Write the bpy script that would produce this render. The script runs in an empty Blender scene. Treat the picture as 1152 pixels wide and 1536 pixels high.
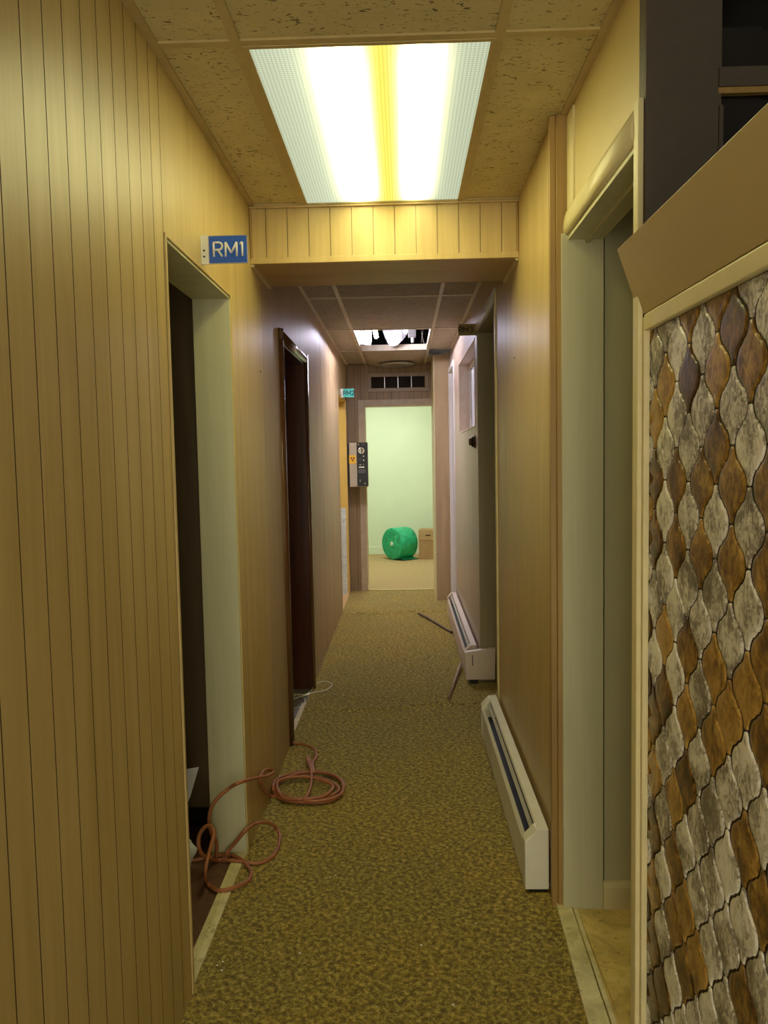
import bpy, bmesh, math, random
from mathutils import Vector, Matrix, noise
random.seed(7)
S = bpy.context.scene
COL = S.collection

# ---------------------------------------------------------------- camera
cd = bpy.data.cameras.new('camera')
cam = bpy.data.objects.new('camera', cd); COL.objects.link(cam)
yaw, pitch, roll, F = -0.026179, -0.069348, -0.018800, 1158.64
cy, sy, cp, sp, cr, sr = math.cos(yaw), math.sin(yaw), math.cos(pitch), math.sin(pitch), math.cos(roll), math.sin(roll)
fwd = Vector((sy*cp, cy*cp, sp)); rgt = Vector((cy, -sy, 0)); upv = rgt.cross(fwd)
r2 = rgt*cr + upv*sr; u2 = -rgt*sr + upv*cr
M = Matrix((( r2.x, u2.x, -fwd.x, 0.0), (r2.y, u2.y, -fwd.y, 0.0), (r2.z, u2.z, -fwd.z, 1.4498), (0, 0, 0, 1)))
cam.matrix_world = M
cd.sensor_fit = 'VERTICAL'; cd.sensor_height = 36.0; cd.lens = F/1536*36.0
cd.clip_start = 0.02
S.camera = cam

# ---------------------------------------------------------------- world, exposure
S.view_settings.view_transform = 'Standard'; S.view_settings.look = 'None'
S.view_settings.gamma = 1.0; S.view_settings.use_curve_mapping = False
S.view_settings.exposure = 0.0
W = bpy.data.worlds.new('world'); S.world = W; W.use_nodes = True
W.node_tree.nodes['Background'].inputs[0].default_value = (1.0, 0.95, 0.76, 1)
W.node_tree.nodes['Background'].inputs[1].default_value = 4.8  # added fill light, enters through the open corridor end behind the viewer
S.cycles.max_bounces = 8; S.cycles.diffuse_bounces = 6; S.cycles.glossy_bounces = 4
S.cycles.sample_clamp_indirect = 6.0
S.cycles.use_denoising = True

# lamp strengths (each lamp is built further down, where it hangs)
TROFFER = 21.5          # lit bands of the prismatic panel over the near corridor
TUBE = 150.0             # bare tubes in the open ceiling bay
FAR_LAMP = 22.0         # ceiling lamp in the green room
SIDE_LAMP = 16.0         # ceiling lamp in the yellow room

# ---------------------------------------------------------------- materials
def lin(c):
    if isinstance(c, str):
        c = [int(c[i:i+2], 16)/255 for i in (0, 2, 4)]
    return tuple(((x/12.92) if x <= .04045 else ((x+.055)/1.055)**2.4) for x in c)

class NT:
    def __init__(s, name):
        s.m = bpy.data.materials.new(name); s.m.use_nodes = True
        s.t = s.m.node_tree; s.b = s.t.nodes['Principled BSDF']
    def n(s, kind, **kw):
        x = s.t.nodes.new('ShaderNode'+kind)
        for k, v in kw.items(): setattr(x, k, v)
        return x
    def l(s, a, b): s.t.links.new(a, b)
    def coord(s, scale=(1, 1, 1), kind='Object'):
        tc = s.n('TexCoord'); mp = s.n('Mapping'); mp.inputs['Scale'].default_value = scale
        s.l(tc.outputs[kind], mp.inputs['Vector']); return mp.outputs['Vector']
    def noise(s, vec, scale=5, detail=3, rough=.5, dist=0):
        x = s.n('TexNoise'); x.inputs['Scale'].default_value = scale; x.inputs['Detail'].default_value = detail
        x.inputs['Roughness'].default_value = rough; x.inputs['Distortion'].default_value = dist
        s.l(vec, x.inputs['Vector']); return x.outputs['Fac']
    def ramp(s, fac, stops, interp='LINEAR'):
        x = s.n('ValToRGB'); x.color_ramp.interpolation = interp
        e = x.color_ramp.elements
        while len(e) < len(stops): e.new(.5)
        for i, (p, c) in enumerate(stops):
            e[i].position = p; e[i].color = (*c[:3], 1)
        s.l(fac, x.inputs[0]); return x.outputs[0]
    def mix(s, fac, a, b, mode='MIX'):
        x = s.n('Mix', data_type='RGBA', blend_type=mode)
        for sock, v in ((x.inputs[0], fac), (x.inputs[6], a), (x.inputs[7], b)):
            if hasattr(v, 'links'): s.l(v, sock)
            elif isinstance(v, (int, float)): sock.default_value = v
            else: sock.default_value = (*v[:3], 1)
        return x.outputs[2]
    def math(s, op, a, b=0.0):
        x = s.n('Math', operation=op)
        for sock, v in ((x.inputs[0], a), (x.inputs[1], b)):
            if hasattr(v, 'links'): s.l(v, sock)
            else: sock.default_value = v
        return x.outputs[0]
    def bump(s, h, strength=.3, dist=.01):
        x = s.n('Bump'); x.inputs['Strength'].default_value = strength; x.inputs['Distance'].default_value = dist
        s.l(h, x.inputs['Height']); s.l(x.outputs[0], s.b.inputs['Normal'])
    def base(s, c):
        if hasattr(c, 'links'): s.l(c, s.b.inputs['Base Color'])
        else: s.b.inputs['Base Color'].default_value = (*c[:3], 1)
    def rough(s, r): s.b.inputs['Roughness'].default_value = r

def plain(name, c, rough=.5, metal=0, var=.06, scale=14, bump=.0, spec=.5):
    a = NT(name); c = lin(c); v = a.coord()
    f = a.noise(v, scale, 4)
    a.base(a.ramp(f, [(.3, [x*(1-var*2) for x in c]), (.7, [min(1, x*(1+var)) for x in c])]))
    a.rough(rough); a.b.inputs['Metallic'].default_value = metal
    a.b.inputs['Specular IOR Level'].default_value = spec
    if bump: a.bump(f, bump, .002)
    return a.m

def woodmat(name, dark, light, rough=.4, axis='z', fine=90, spec=.5, coat=0, streak=2.2):
    a = NT(name); dark, light = lin(dark), lin(light)
    st = {'z': (1, 1, .03), 'x': (.03, 1, 1), 'y': (1, .03, 1)}[axis]
    st2 = {'z': (1, 1, .12), 'x': (.12, 1, 1), 'y': (1, .12, 1)}[axis]
    f1 = a.noise(a.coord(st), fine, 4, .6)
    f2 = a.noise(a.coord(st2), streak*4, 3, .55, 1.2)
    f3 = a.noise(a.coord(st), streak*9, 2)
    f = a.math('ADD', a.math('MULTIPLY', f1, .22), a.math('ADD', a.math('MULTIPLY', f2, .5), a.math('MULTIPLY', f3, .28)))
    a.base(a.ramp(f, [(.30, dark), (.68, light)]))
    a.rough(rough); a.b.inputs['Specular IOR Level'].default_value = spec
    a.b.inputs['Coat Weight'].default_value = coat; a.b.inputs['Coat Roughness'].default_value = .25
    a.bump(f1, .03, .001)
    return a.m

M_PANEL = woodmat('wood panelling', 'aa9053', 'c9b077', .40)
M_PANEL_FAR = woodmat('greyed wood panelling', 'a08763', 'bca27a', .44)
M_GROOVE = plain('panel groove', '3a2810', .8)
M_JAMB = woodmat('pale green grey door jamb wood', 'bab68e', 'cecaa4', .5)
M_EDGE = plain('yellow beige edge bead', 'd6c48c', .4)
M_EDGEWOOD = woodmat('brown wood edge strip', '8b6d39', 'b08f52', .45)
M_CREAM = plain('cream painted wall', 'd2bd7e', .42, var=.03, scale=5)
M_TRIMCREAM = plain('cream gloss trim', 'dccf9c', .42, var=.03)
M_OLIVEWALL = plain('pale olive painted panel', 'c4c098', .5, var=.03, scale=4)
M_DARKBROWN = woodmat('dark varnished brown wood', '2e1408', '5a2c12', .22, coat=.4)
M_CASING = woodmat('dark brown varnished casing', '4a2c1c', '6f4a30', .2, coat=.5)
M_DIMPANEL = woodmat('brown room panelling', '6e5a3c', '8a7450', .5)
M_UNLITWALL = plain('near black unlit room wall', '1a1510', .85)  # darkness of the unlit rooms is put into this near-black colour
M_POST = plain('taupe painted post', '50463a', .6, var=.04, scale=40)
M_CEILV = plain('dark ceiling void', '24201c', .9)
M_WHITE = plain('white enamel', 'dedccb', .35, var=.03)
M_WHITEDOOR = plain('white painted door', 'dcd9d2', .4, var=.02)
M_PINKWALL = woodmat('pinkish tan painted panel', 'a99580', 'bba893', .38, fine=60)
M_HEATER = plain('cream enamelled steel', 'e2dfca', .33, var=.04, scale=9)
M_HEATER2 = plain('pinkish white enamelled steel', 'dccbbf', .36, var=.04, scale=9)
M_FIN = plain('dark heater interior', '1d1d20', .6)
M_VANE = plain('grey damper vane steel', 'cfccc0', .4, .1)
M_BLACK = plain('black plastic', '141416', .35)
M_GREENWALL = plain('pale green wall paint', 'dbe6c4', .6, var=.015, scale=3)
M_TANFLOOR = plain('tan low carpet', 'b09463', .95, var=.08, scale=30, bump=.4)
M_YELLOWWALL = plain('yellow wall paint', 'd8b65a', .55, var=.03)
M_STEEL = plain('brushed steel', 'b8b6ac', .35, .85)
M_CHROME = plain('bright metal', 'd9d9d6', .2, 1.0)
M_BRONZE = plain('dark bronze', '3f3026', .35, .5)

def ceil_tile_mat(name, c, rot=0.0):
    a = NT(name); c = lin(c)
    v = a.coord((1, 1, 1))
    big = a.noise(v, 9, 3)
    # short worm-like fissures: stretched noise, thresholded, broken up by a second noise
    d = a.n('VectorMath', operation='ADD'); w = a.n('TexNoise'); w.inputs['Scale'].default_value = 14
    a.l(v, w.inputs['Vector']); a.l(w.outputs['Color'], d.inputs[0]); a.l(v, d.inputs[1])
    mp = a.n('Mapping'); mp.inputs['Scale'].default_value = (45, 110, 10); mp.inputs['Rotation'].default_value = (0, 0, rot)
    a.l(v, mp.inputs['Vector'])
    n1 = a.n('TexNoise'); n1.inputs['Scale'].default_value = 1.0; n1.inputs['Detail'].default_value = 1.5; n1.inputs['Distortion'].default_value = 1.2
    a.l(mp.outputs[0], n1.inputs['Vector'])
    fis = a.ramp(n1.outputs['Fac'], [(.635, (0, 0, 0)), (.675, (1, 1, 1))])
    vo = a.n('TexVoronoi'); vo.inputs['Scale'].default_value = 130; a.l(v, vo.inputs['Vector'])
    pin = a.ramp(vo.outputs['Distance'], [(.13, (1, 1, 1)), (.2, (0, 0, 0))])
    pinm = a.math('MULTIPLY', pin, a.ramp(a.noise(v, 60, 1), [(.5, (0, 0, 0)), (.6, (1, 1, 1))]))
    holes = a.math('MAXIMUM', fis, a.math('MULTIPLY', pinm, .6))
    col = a.ramp(big, [(.3, [x*.88 for x in c]), (.7, c)])
    a.base(a.mix(holes, col, [x*.28 for x in c]))
    a.rough(.9); a.b.inputs['Specular IOR Level'].default_value = .2
    a.bump(a.math('SUBTRACT', 1.0, holes), .5, .003)
    return a.m
M_TILE = ceil_tile_mat('yellowed fissured ceiling tile', 'cfc08c')
M_TILE_FAR = ceil_tile_mat('beige fissured ceiling tile', 'b6aa98', .6)
M_GRID = plain('tan ceiling grid', 'bba670', .5)
M_GRIDW = plain('off white ceiling grid', 'd2c6ae', .4)

def carpet_mat():
    a = NT('olive mottled carpet'); v = a.coord()
    mp = a.n('Mapping'); mp.inputs['Scale'].default_value = (1.0, 1.0, .2); mp.inputs['Rotation'].default_value = (0, 0, .5)
    a.l(v, mp.inputs['Vector'])
    n1 = a.noise(mp.outputs[0], 66, 4, .6, .45)
    n2 = a.noise(v, 260, 3, .6, .5)
    n3 = a.noise(v, 2.2, 3)
    f = a.math('ADD', a.math('MULTIPLY', n1, .68), a.math('MULTIPLY', n2, .32))
    c = a.ramp(f, [(.38, lin('5b4c12')), (.47, lin('877424')), (.54, lin('b19c40')), (.64, lin('dccb76'))])
    c2 = a.mix(a.ramp(n3, [(.35, (0, 0, 0)), (.65, (1, 1, 1))]), c, a.mix(1.0, c, (1.12, 1.05, .8), 'MULTIPLY'))
    a.base(c2); a.rough(1.0); a.b.inputs['Specular IOR Level'].default_value = .1
    a.b.inputs['Sheen Weight'].default_value = .25; a.b.inputs['Sheen Roughness'].default_value = .5
    a.bump(a.math('ADD', n1, a.math('MULTIPLY', n2, .8)), .9, .012)
    return a.m
M_CARPET = carpet_mat()

def vinyl_mat(name, c1, c2, c3, rough=.45):
    a = NT(name); v = a.coord()
    f = a.noise(v, 9, 6, .65, .6); g = a.noise(v, 45, 3)
    col = a.ramp(f, [(.3, lin(c1)), (.55, lin(c2)), (.75, lin(c3))])
    a.base(a.mix(a.ramp(g, [(.62, (0, 0, 0)), (.72, (1, 1, 1))]), col, lin(c1)))
    a.rough(rough); return a.m
M_VINYL_Y = vinyl_mat('worn yellow vinyl', 'a08a50', 'd9bf72', 'e6d6a0')
M_VINYL_R = vinyl_mat('dusty red brown vinyl', '4d362c', '6b4a3a', '7d6455', .55)
M_STRIP = vinyl_mat('worn wood strip', 'b3a878', 'ddd3a2', 'ebe4c0', .5)

def tile_mat(name, stops, scale, blotch):
    a = NT(name); v = a.coord()
    mp = a.n('Mapping'); mp.inputs['Scale'].default_value = (1, 1.2, .8); a.l(v, mp.inputs['Vector'])
    f = a.noise(mp.outputs[0], scale, 8, .72, 1.0)
    g = a.noise(v, 16, 2)
    at = a.n('Attribute', attribute_name='tint')
    fac = a.math('ADD', a.math('MULTIPLY', f, .62), a.math('ADD', a.math('MULTIPLY', g, .38), a.math('MULTIPLY', a.math('SUBTRACT', at.outputs['Fac'], .5), blotch)))
    a.base(a.ramp(fac, [(p, lin(c)) for p, c in stops])); a.rough(.3)
    a.b.inputs['Coat Weight'].default_value = .22; a.b.inputs['Coat Roughness'].default_value = .2
    a.bump(f, .35, .004)
    return a.m
M_TILE_W = tile_mat('antique grey white glazed tile', [(.40, '6a6254'), (.47, '9d9586'), (.52, 'd6d1c4'), (.60, 'f2eee2')], 75, .10)
M_TILE_B = tile_mat('antique brown glazed tile', [(.38, '33200f'), (.46, '62431f'), (.54, '94702f'), (.63, 'bd9750')], 48, .20)
M_GROUT = plain('dark brown grout', '33271a', .7, bump=.3, scale=120)

# ---------------------------------------------------------------- mesh helpers
class MB:
    def __init__(s): s.v = []; s.f = []; s.mi = []; s.sm = []; s.tint = []
    def face(s, idx, mi=0, smooth=False, tint=.5): s.f.append(idx); s.mi.append(mi); s.sm.append(smooth); s.tint.append(tint)
    def box(s, x0, x1, y0, y1, z0, z1, mi=0):
        b = len(s.v)
        s.v += [(x0,y0,z0),(x1,y0,z0),(x1,y1,z0),(x0,y1,z0),(x0,y0,z1),(x1,y0,z1),(x1,y1,z1),(x0,y1,z1)]
        for q in ((0,3,2,1),(4,5,6,7),(0,1,5,4),(1,2,6,5),(2,3,7,6),(3,0,4,7)): s.face([b+i for i in q], mi)
        return s
    def prism(s, pts, axis, a0, a1, mi=0, smooth=False):
        """pts: 2D outline; axis 'x': pts are (y,z); 'y': (x,z); 'z': (x,y)"""
        b = len(s.v); n = len(pts)
        def P(p, t): return {'x': (t, p[0], p[1]), 'y': (p[0], t, p[1]), 'z': (p[0], p[1], t)}[axis]
        s.v += [P(p, a0) for p in pts] + [P(p, a1) for p in pts]
        for i in range(n):
            j = (i+1) % n; s.face([b+i, b+j, b+n+j, b+n+i], mi, smooth)
        s.face([b+i for i in range(n)][::-1], mi); s.face([b+n+i for i in range(n)], mi)
        return s
    def tube(s, pts, r, seg=8, mi=0, closed=False):
        pts = [Vector(p) for p in pts]; n = len(pts); b = len(s.v)
        up = Vector((0, 0, 1)); prev = None
        for i, p in enumerate(pts):
            t = (pts[min(i+1, n-1)] - pts[max(i-1, 0)])
            t = t.normalized() if t.length > 1e-9 else Vector((0, 1, 0))
            if prev is None:
                a = up if abs(t.dot(up)) < .9 else Vector((1, 0, 0))
                nx = t.cross(a).normalized()
            else:
                nx = (prev - t*prev.dot(t))
                nx = nx.normalized() if nx.length > 1e-6 else t.cross(up).normalized()
            prev = nx; ny = t.cross(nx)
            for k in range(seg):
                an = 2*math.pi*k/seg
                s.v.append(tuple(p + (nx*math.cos(an) + ny*math.sin(an))*r))
        for i in range(n-1):
            for k in range(seg):
                k2 = (k+1) % seg
                s.face([b+i*seg+k, b+i*seg+k2, b+(i+1)*seg+k2, b+(i+1)*seg+k], mi, True)
        s.face([b+k for k in range(seg)][::-1], mi); s.face([b+(n-1)*seg+k for k in range(seg)], mi)
        return s
    def lathe(s, prof, center, axis=(0, 0, 1), seg=32, mi=0, smooth=True):
        """prof: [(r, h)] along axis from center"""
        ax = Vector(axis).normalized(); c = Vector(center)
        a = ax.orthogonal().normalized(); bb = ax.cross(a)
        b = len(s.v); n = len(prof)
        for r, h in prof:
            for k in range(seg):
                an = 2*math.pi*k/seg
                s.v.append(tuple(c + ax*h + (a*math.cos(an) + bb*math.sin(an))*r))
        for i in range(n-1):
            for k in range(seg):
                k2 = (k+1) % seg
                s.face([b+i*seg+k, b+i*seg+k2, b+(i+1)*seg+k2, b+(i+1)*seg+k], mi, smooth)
        s.face([b+k for k in range(seg)][::-1], mi); s.face([b+(n-1)*seg+k for k in range(seg)], mi)
        return s
    def build(s, name, mats, parent=None, origin=None, bevel=0, recalc=True):
        if not isinstance(mats, (list, tuple)): mats = [mats]
        if parent is not None: o0 = Vector(parent['_o']) if '_o' in parent else Vector((0, 0, 0))
        else: o0 = Vector(origin) if origin is not None else Vector((0, 0, 0))
        me = bpy.data.meshes.new(name)
        me.from_pydata([tuple(Vector(v)-o0) for v in s.v], [], s.f)
        for m in mats: me.materials.append(m)
        for p, mi, sm in zip(me.polygons, s.mi, s.sm): p.material_index = mi; p.use_smooth = sm
        if any(t != .5 for t in s.tint):
            at = me.attributes.new('tint', 'FLOAT', 'FACE')
            for i, t in enumerate(s.tint): at.data[i].value = t
        if recalc:
            bm = bmesh.new(); bm.from_mesh(me); bmesh.ops.recalc_face_normals(bm, faces=bm.faces); bm.to_mesh(me); bm.free()
        o = bpy.data.objects.new(name, me); COL.objects.link(o)
        if parent is not None: o.parent = parent
        else: o.location = o0
        o['_o'] = tuple(o0)
        if bevel:
            md = o.modifiers.new('bevel', 'BEVEL'); md.width = bevel; md.segments = 2; md.limit_method = 'ANGLE'; md.angle_limit = .6
        return o

def thing(name, label, cat, loc=(0, 0, 0), group=None):
    o = bpy.data.objects.new(name, None); COL.objects.link(o); o.location = loc; o['_o'] = tuple(loc)
    o.empty_display_size = .05
    o['label'] = label; o['category'] = cat
    if group: o['group'] = group
    return o
def tag(o, label, cat, group=None, kind=None):
    o['label'] = label; o['category'] = cat
    if group: o['group'] = group
    if kind: o['kind'] = kind
    return o
def struct(o): o['kind'] = 'structure'; return o
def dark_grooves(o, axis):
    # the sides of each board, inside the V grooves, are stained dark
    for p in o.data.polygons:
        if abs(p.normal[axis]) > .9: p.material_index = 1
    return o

def text_mesh(txt, size, mat, mtx, name, parent, depth=.0006, bold=0.0):
    cu = bpy.data.curves.new('t', 'FONT'); cu.body = txt; cu.size = size; cu.extrude = depth; cu.offset = bold
    cu.align_x = 'CENTER'; cu.align_y = 'CENTER'
    t = bpy.data.objects.new('t', cu); COL.objects.link(t)
    dg = bpy.context.evaluated_depsgraph_get(); dg.update()
    me = bpy.data.meshes.new_from_object(t.evaluated_get(dg)); bpy.data.objects.remove(t); bpy.data.curves.remove(cu)
    o0 = Vector(parent['_o'])
    me.transform(mtx); me.transform(Matrix.Translation(-o0)); me.materials.clear(); me.materials.append(mat)
    o = bpy.data.objects.new(name, me); COL.objects.link(o); o.parent = parent; return o

def smooth_path(pts, n=6):
    pts = [Vector(p) for p in pts]; out = []
    for i in range(len(pts)-1):
        p0, p1, p2, p3 = pts[max(i-1, 0)], pts[i], pts[i+1], pts[min(i+2, len(pts)-1)]
        for k in range(n):
            t = k/n
            out.append(.5*((2*p1) + (-p0+p2)*t + (2*p0-5*p1+4*p2-p3)*t*t + (-p0+3*p1-3*p2+p3)*t**3))
    out.append(pts[-1]); return out

# ================================================================= STRUCTURE
XL, XR, XN = -.600, .4735, .510      # left wall face, right wall face, near right wall face
HC, YF = 2.465, 8.43                 # ceiling height, far wall
Y0 = -1.6                            # where the modelled corridor starts, behind the viewer

# ---- floor: carpet with the long ripples it has lying loose
mb = MB()
xs = [-.604 + i*(1.114/48) for i in range(49)]; ys = [Y0 + i*.02 for i in range(int((YF+.02-Y0)/.02)+1)]
def carpet_z(x, y):
    z = .003*noise.noise((x*3, y*3, 0)) + .001
    for yc, w, a, sl in ((4.42, .032, .024, .05), (4.62, .05, .010, -.05), (7.16, .035, .028, .04), (7.32, .05, .008, 0), (5.15, .06, .004, .1)):
        d = y - (yc + sl*x + .03*math.sin(x*6)); z += a*math.exp(-(d/w)**2)*(.6+.4*noise.noise((x*4, yc, 3)))
    return max(0.0, z)
for y in ys:
    for x in xs: mb.v.append((x, y, carpet_z(x, y)))
for j in range(len(ys)-1):
    for i in range(48): mb.face([j*49+i, j*49+i+1, (j+1)*49+i+1, (j+1)*49+i], 0, True)
struct(mb.build('floor', M_CARPET, recalc=False))

# ---- ceilings (with the open bay and the broken corner)
def ceiling(name, x0, x1, ycuts, holes, mat, z=HC):
    mb = MB(); xc = [x0, -.39, .25, x1]
    for a, b in zip(xc, xc[1:]):
        for c, d in zip(ycuts, ycuts[1:]):
            if (round(a, 2), round(c, 2)) in holes: continue
            mb.box(a, b, c, d, z+.004, z+.022)
    return struct(mb.build(name, mat))
ceiling('ceiling', XL-.02, XN+.02, [Y0, -.5, .72, 1.945, 3.165], {(-.39, 1.94), (-.39, 1.95)}, M_TILE)
ceiling('ceiling', XL-.02, XR+.02, [3.565, 3.73, 4.95, 6.18, 7.37, 7.95, YF+.02], {(-.39, 6.18), (.25, 7.37), (-.39, 7.37), (-.39, 7.95)}, M_TILE_FAR)
# void above the open bay
mb = MB()
mb.box(-.75, .75, 5.9, 8.6, 3.00, 3.02); mb.box(-.77, -.75, 5.9, 8.6, HC+.03, 3.0); mb.box(.75, .77, 5.9, 8.6, HC+.03, 3.0)
mb.box(-.75, .75, 5.88, 5.9, HC+.03, 3.0); mb.box(-.75, .75, 8.6, 8.62, HC+.03, 3.0)
mb.box(.49, .77, 5.88, 8.62, HC+.022, HC+.03); mb.box(-.77, XL-.02, 5.88, 8.62, HC+.022, HC+.03); mb.box(XL-.02, .49, YF+.02, 8.62, HC+.022, HC+.03)  # unseen closing strips, added to keep background light out of the void
struct(mb.build('ceiling', M_CEILV))
# grid
mb = MB(); w = .012
for x in (-.39, .25): mb.box(x-w, x+w, Y0, 3.16, HC-.003, HC+.004)
for y in (-.5, .72, 1.945):
    mb.box(XL, XN, y-w, y+w, HC-.0025, HC+.0035)
for x0, x1 in ((XL, XL+.022), (XN-.022, XN)): mb.box(x0, x1, Y0, 3.16, HC-.004, HC+.003)
mb.box(XL, XR, 3.135, 3.158, HC-.004, HC+.003)
struct(mb.build('trim_1', M_GRID))
mb = MB()
for x in (-.39, .25): mb.box(x-w, x+w, 3.565, YF, HC-.003, HC+.004)
for y in (4.95, 6.18): mb.box(XL, XR, y-w, y+w, HC-.0025, HC+.0035)
mb.box(XL, .25, 7.37-w, 7.37+w, HC-.0025, HC+.0035)
for x0, x1 in ((XL, XL+.02), (XR-.02, XR)): mb.box(x0, x1, 3.565, YF if x1 < 0 else 7.3, HC-.004, HC+.003)
# upturned rims round the open bay, where the panel is gone
for x in (-.378, .238): mb.box(x-.004, x+.004, 6.19, 7.36, HC-.003, HC+.045)
mb.box(-.38, .24, 7.350, 7.358, HC-.003, HC+.05); mb.box(-.38, .24, 6.192, 6.2, HC-.003, HC+.045)
struct(mb.build('trim_2', M_GRIDW))

# ---- left wall: backing, then thin sheets with real gaps
D1, D2, D3 = (2.003, 2.747), (3.865, 4.80), (7.22, 8.22)
H1, H2, H3 = 2.030, 2.045, 2.065
mb = MB(); t0 = XL-.110
for a, b in ((Y0, D1[0]), (D1[1], D2[0]), (D2[1], D3[0]), (D3[1], YF+.12)): mb.box(t0, XL-.006, a, b, 0, HC+.02)
for (a, b), h in ((D1, H1), (D2, H2), (D3, H3)): mb.box(t0, XL-.006, a, b, h, HC+.02)
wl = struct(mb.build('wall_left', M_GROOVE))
mb = MB(); g = .0015
gr = [1.183-.0822*k for k in range(34, 0, -1)] + [1.183, 1.268, 1.350, 1.430, 1.514, 1.595, 1.675, 1.755, 1.837, 1.918, 1.993]
for a, b in zip(gr, gr[1:]): mb.box(XL-.006, XL, a+g, b-g, 0, HC)
mb.box(XL-.006, XL, gr[-1]+g, D1[0], 0, HC)
mb.box(XL-.006, XL, D1[0], D1[1], H1, HC); mb.box(XL-.006, XL, D1[1], 2.86, 0, HC); mb.box(XL-.006, XL, 2.862, 3.36, 0, HC)
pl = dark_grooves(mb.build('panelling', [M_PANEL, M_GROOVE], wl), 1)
mb = MB()
mb.box(XL-.006, XL, 3.36, D2[0], 0, HC); mb.box(XL-.006, XL, D2[0], D2[1], H2, HC)
mb.box(XL-.006, XL, D2[1], 5.738, 0, HC); mb.box(XL-.006, XL, 5.746, 6.42, 0, HC); mb.box(XL-.006, XL, 6.425, D3[0], 0, HC)
mb.box(XL-.006, XL, D3[0], D3[1], H3, HC); mb.box(XL-.006, XL, D3[1], YF, 0, HC)
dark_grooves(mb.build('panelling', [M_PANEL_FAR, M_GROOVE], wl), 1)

# ---- right wall
mb = MB()
R3 = (3.94, 4.93); H4 = 2.235                 # doorway RM3
mb.box(XR, XR+.11, 2.425, R3[0], 0, HC+.02)
mb.box(XR, XR+.11, R3[0], R3[1], H4, HC+.02)
wr = struct(mb.build('wall_right', M_PANEL))
WN = (5.06, 6.46, 1.645, 2.215)               # hatch window y0,y1,z0,z1
mb = MB()
mb.box(XR, XR+.12, R3[1], WN[0], 0, HC+.02); mb.box(XR, XR+.12, WN[0], WN[1], 0, WN[2]); mb.box(XR, XR+.12, WN[0], WN[1], WN[3], HC+.02)
mb.box(XR, XR+.12, WN[1], 7.05, 0, HC+.02); mb.box(XR, XR+.12, 7.05, 7.78, 2.33, HC+.02)
struct(mb.build('wall_right', M_PINKWALL))
mb = MB(); mb.box(.455, XR+.0, 2.405, 2.428, 0, HC); mb.box(XR, XR+.035, 2.395, 2.425, 0, HC)
struct(mb.build('trim_3', M_EDGEWOOD, bevel=.002))
# near right wall over the doorway, and the post beside the tiled half wall
DR = (1.700, 2.385); HR = 2.112
mb = MB(); mb.box(XN, XN+.102, DR[0], DR[1]+.02, HR+.002, HC+.02)
struct(mb.build('wall_right', M_CREAM))
mb = MB(); mb.box(XN+.0005, XN+.157, 1.662, 1.699, 0, HC+.02); mb.box(XN+.001, XN+.026, 1.656, 1.662, 0, HC)
struct(mb.build('wall_right', M_POST))
mb = MB(); mb.box(XN-.006, XN+.004, 2.31, 2.392, HR+.07, HC-.01); 
struct(mb.build('trim_4', M_TRIMCREAM, bevel=.002))

# doorway at near right: jamb, header underside, rounded head casing, near casing
mb = MB(); mb.box(.487, .612, DR[1], DR[1]+.035, 0, HR+.002)
d = struct(mb.build('door_1', M_JAMB))
mb = MB(); mb.box(XN-.004, XN+.102, DR[0], DR[1], HR-.018, HR); mb.box(XN+.048, XN+.060, DR[0], DR[1], HR-.028, HR-.018)
mb.build('header', M_JAMB, d)
pts = [(XN+.001, HR-.004), (XN-.010, HR-.004), (XN-.017, HR+.004), (XN-.018, HR+.02), (XN-.014, HR+.05), (XN-.008, HR+.067), (XN+.001, HR+.07)]
mb = MB(); mb.prism(pts, 'y', 1.698, 2.405, smooth=True); mb.build('head_casing', M_TRIMCREAM, d)
mb = MB(); mb.box(XN-.012, XN, 1.664, 1.699, 0, HR+.072); mb.build('side_casing', M_TRIMCREAM, d, bevel=.003)
mb = MB(); mb.box(XN, XN+.10, 1.6995, 1.712, 0, HR-.018); mb.build('jamb', M_JAMB, d)
# little room behind it
mb = MB(); mb.box(.6125, .619, DR[1]+.026, DR[1]+.05, 0, 2.30); struct(mb.build('gap_shade_strip', M_GROOVE))  # dark strip painted in for the shade of the gap beside the jamb
mb = MB(); mb.box(.619, .755, DR[1]+.012, DR[1]+.05, 0, 2.30); struct(mb.build('wall_side_room', M_OLIVEWALL))
mb = MB(); mb.box(.755, .785, 1.70, 2.46, 0, 2.33); mb.box(.612, .755, 1.70, 2.46, 2.30, 2.33); mb.box(.667, .76, 1.69, 1.702, 0, 2.33)
struct(mb.build('wall_side_room', M_UNLITWALL))
pts = [(DR[1]+.014, .0), (DR[1]-.004, .0), (DR[1]-.006, .075), (DR[1]+.002, .09), (DR[1]+.014, .094)]
mb = MB(); mb.prism(pts, 'x', .6135, .755, smooth=False); struct(mb.build('baseboard_side_room', M_TRIMCREAM, bevel=.003))
mb = MB(); mb.box(.47, .79, 1.55, 2.43, -.02, -.002); mb.box(.53, .79, 1.70, 2.40, -.002, .004); struct(mb.build('floor', M_VINYL_Y))
mb = MB(); mb.prism([(.468, 2.42), (.514, 2.42), (.500, 1.88), (.488, 1.40), (.440, 1.40), (.445, 1.88)], 'z', .003, .012)
mb.prism([(.517, 2.39), (.530, 2.38), (.519, 1.888), (.510, 1.40), (.497, 1.40), (.505, 1.888)], 'z', .001, .009)
struct(mb.build('trim_5', M_STRIP, bevel=.002))

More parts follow.
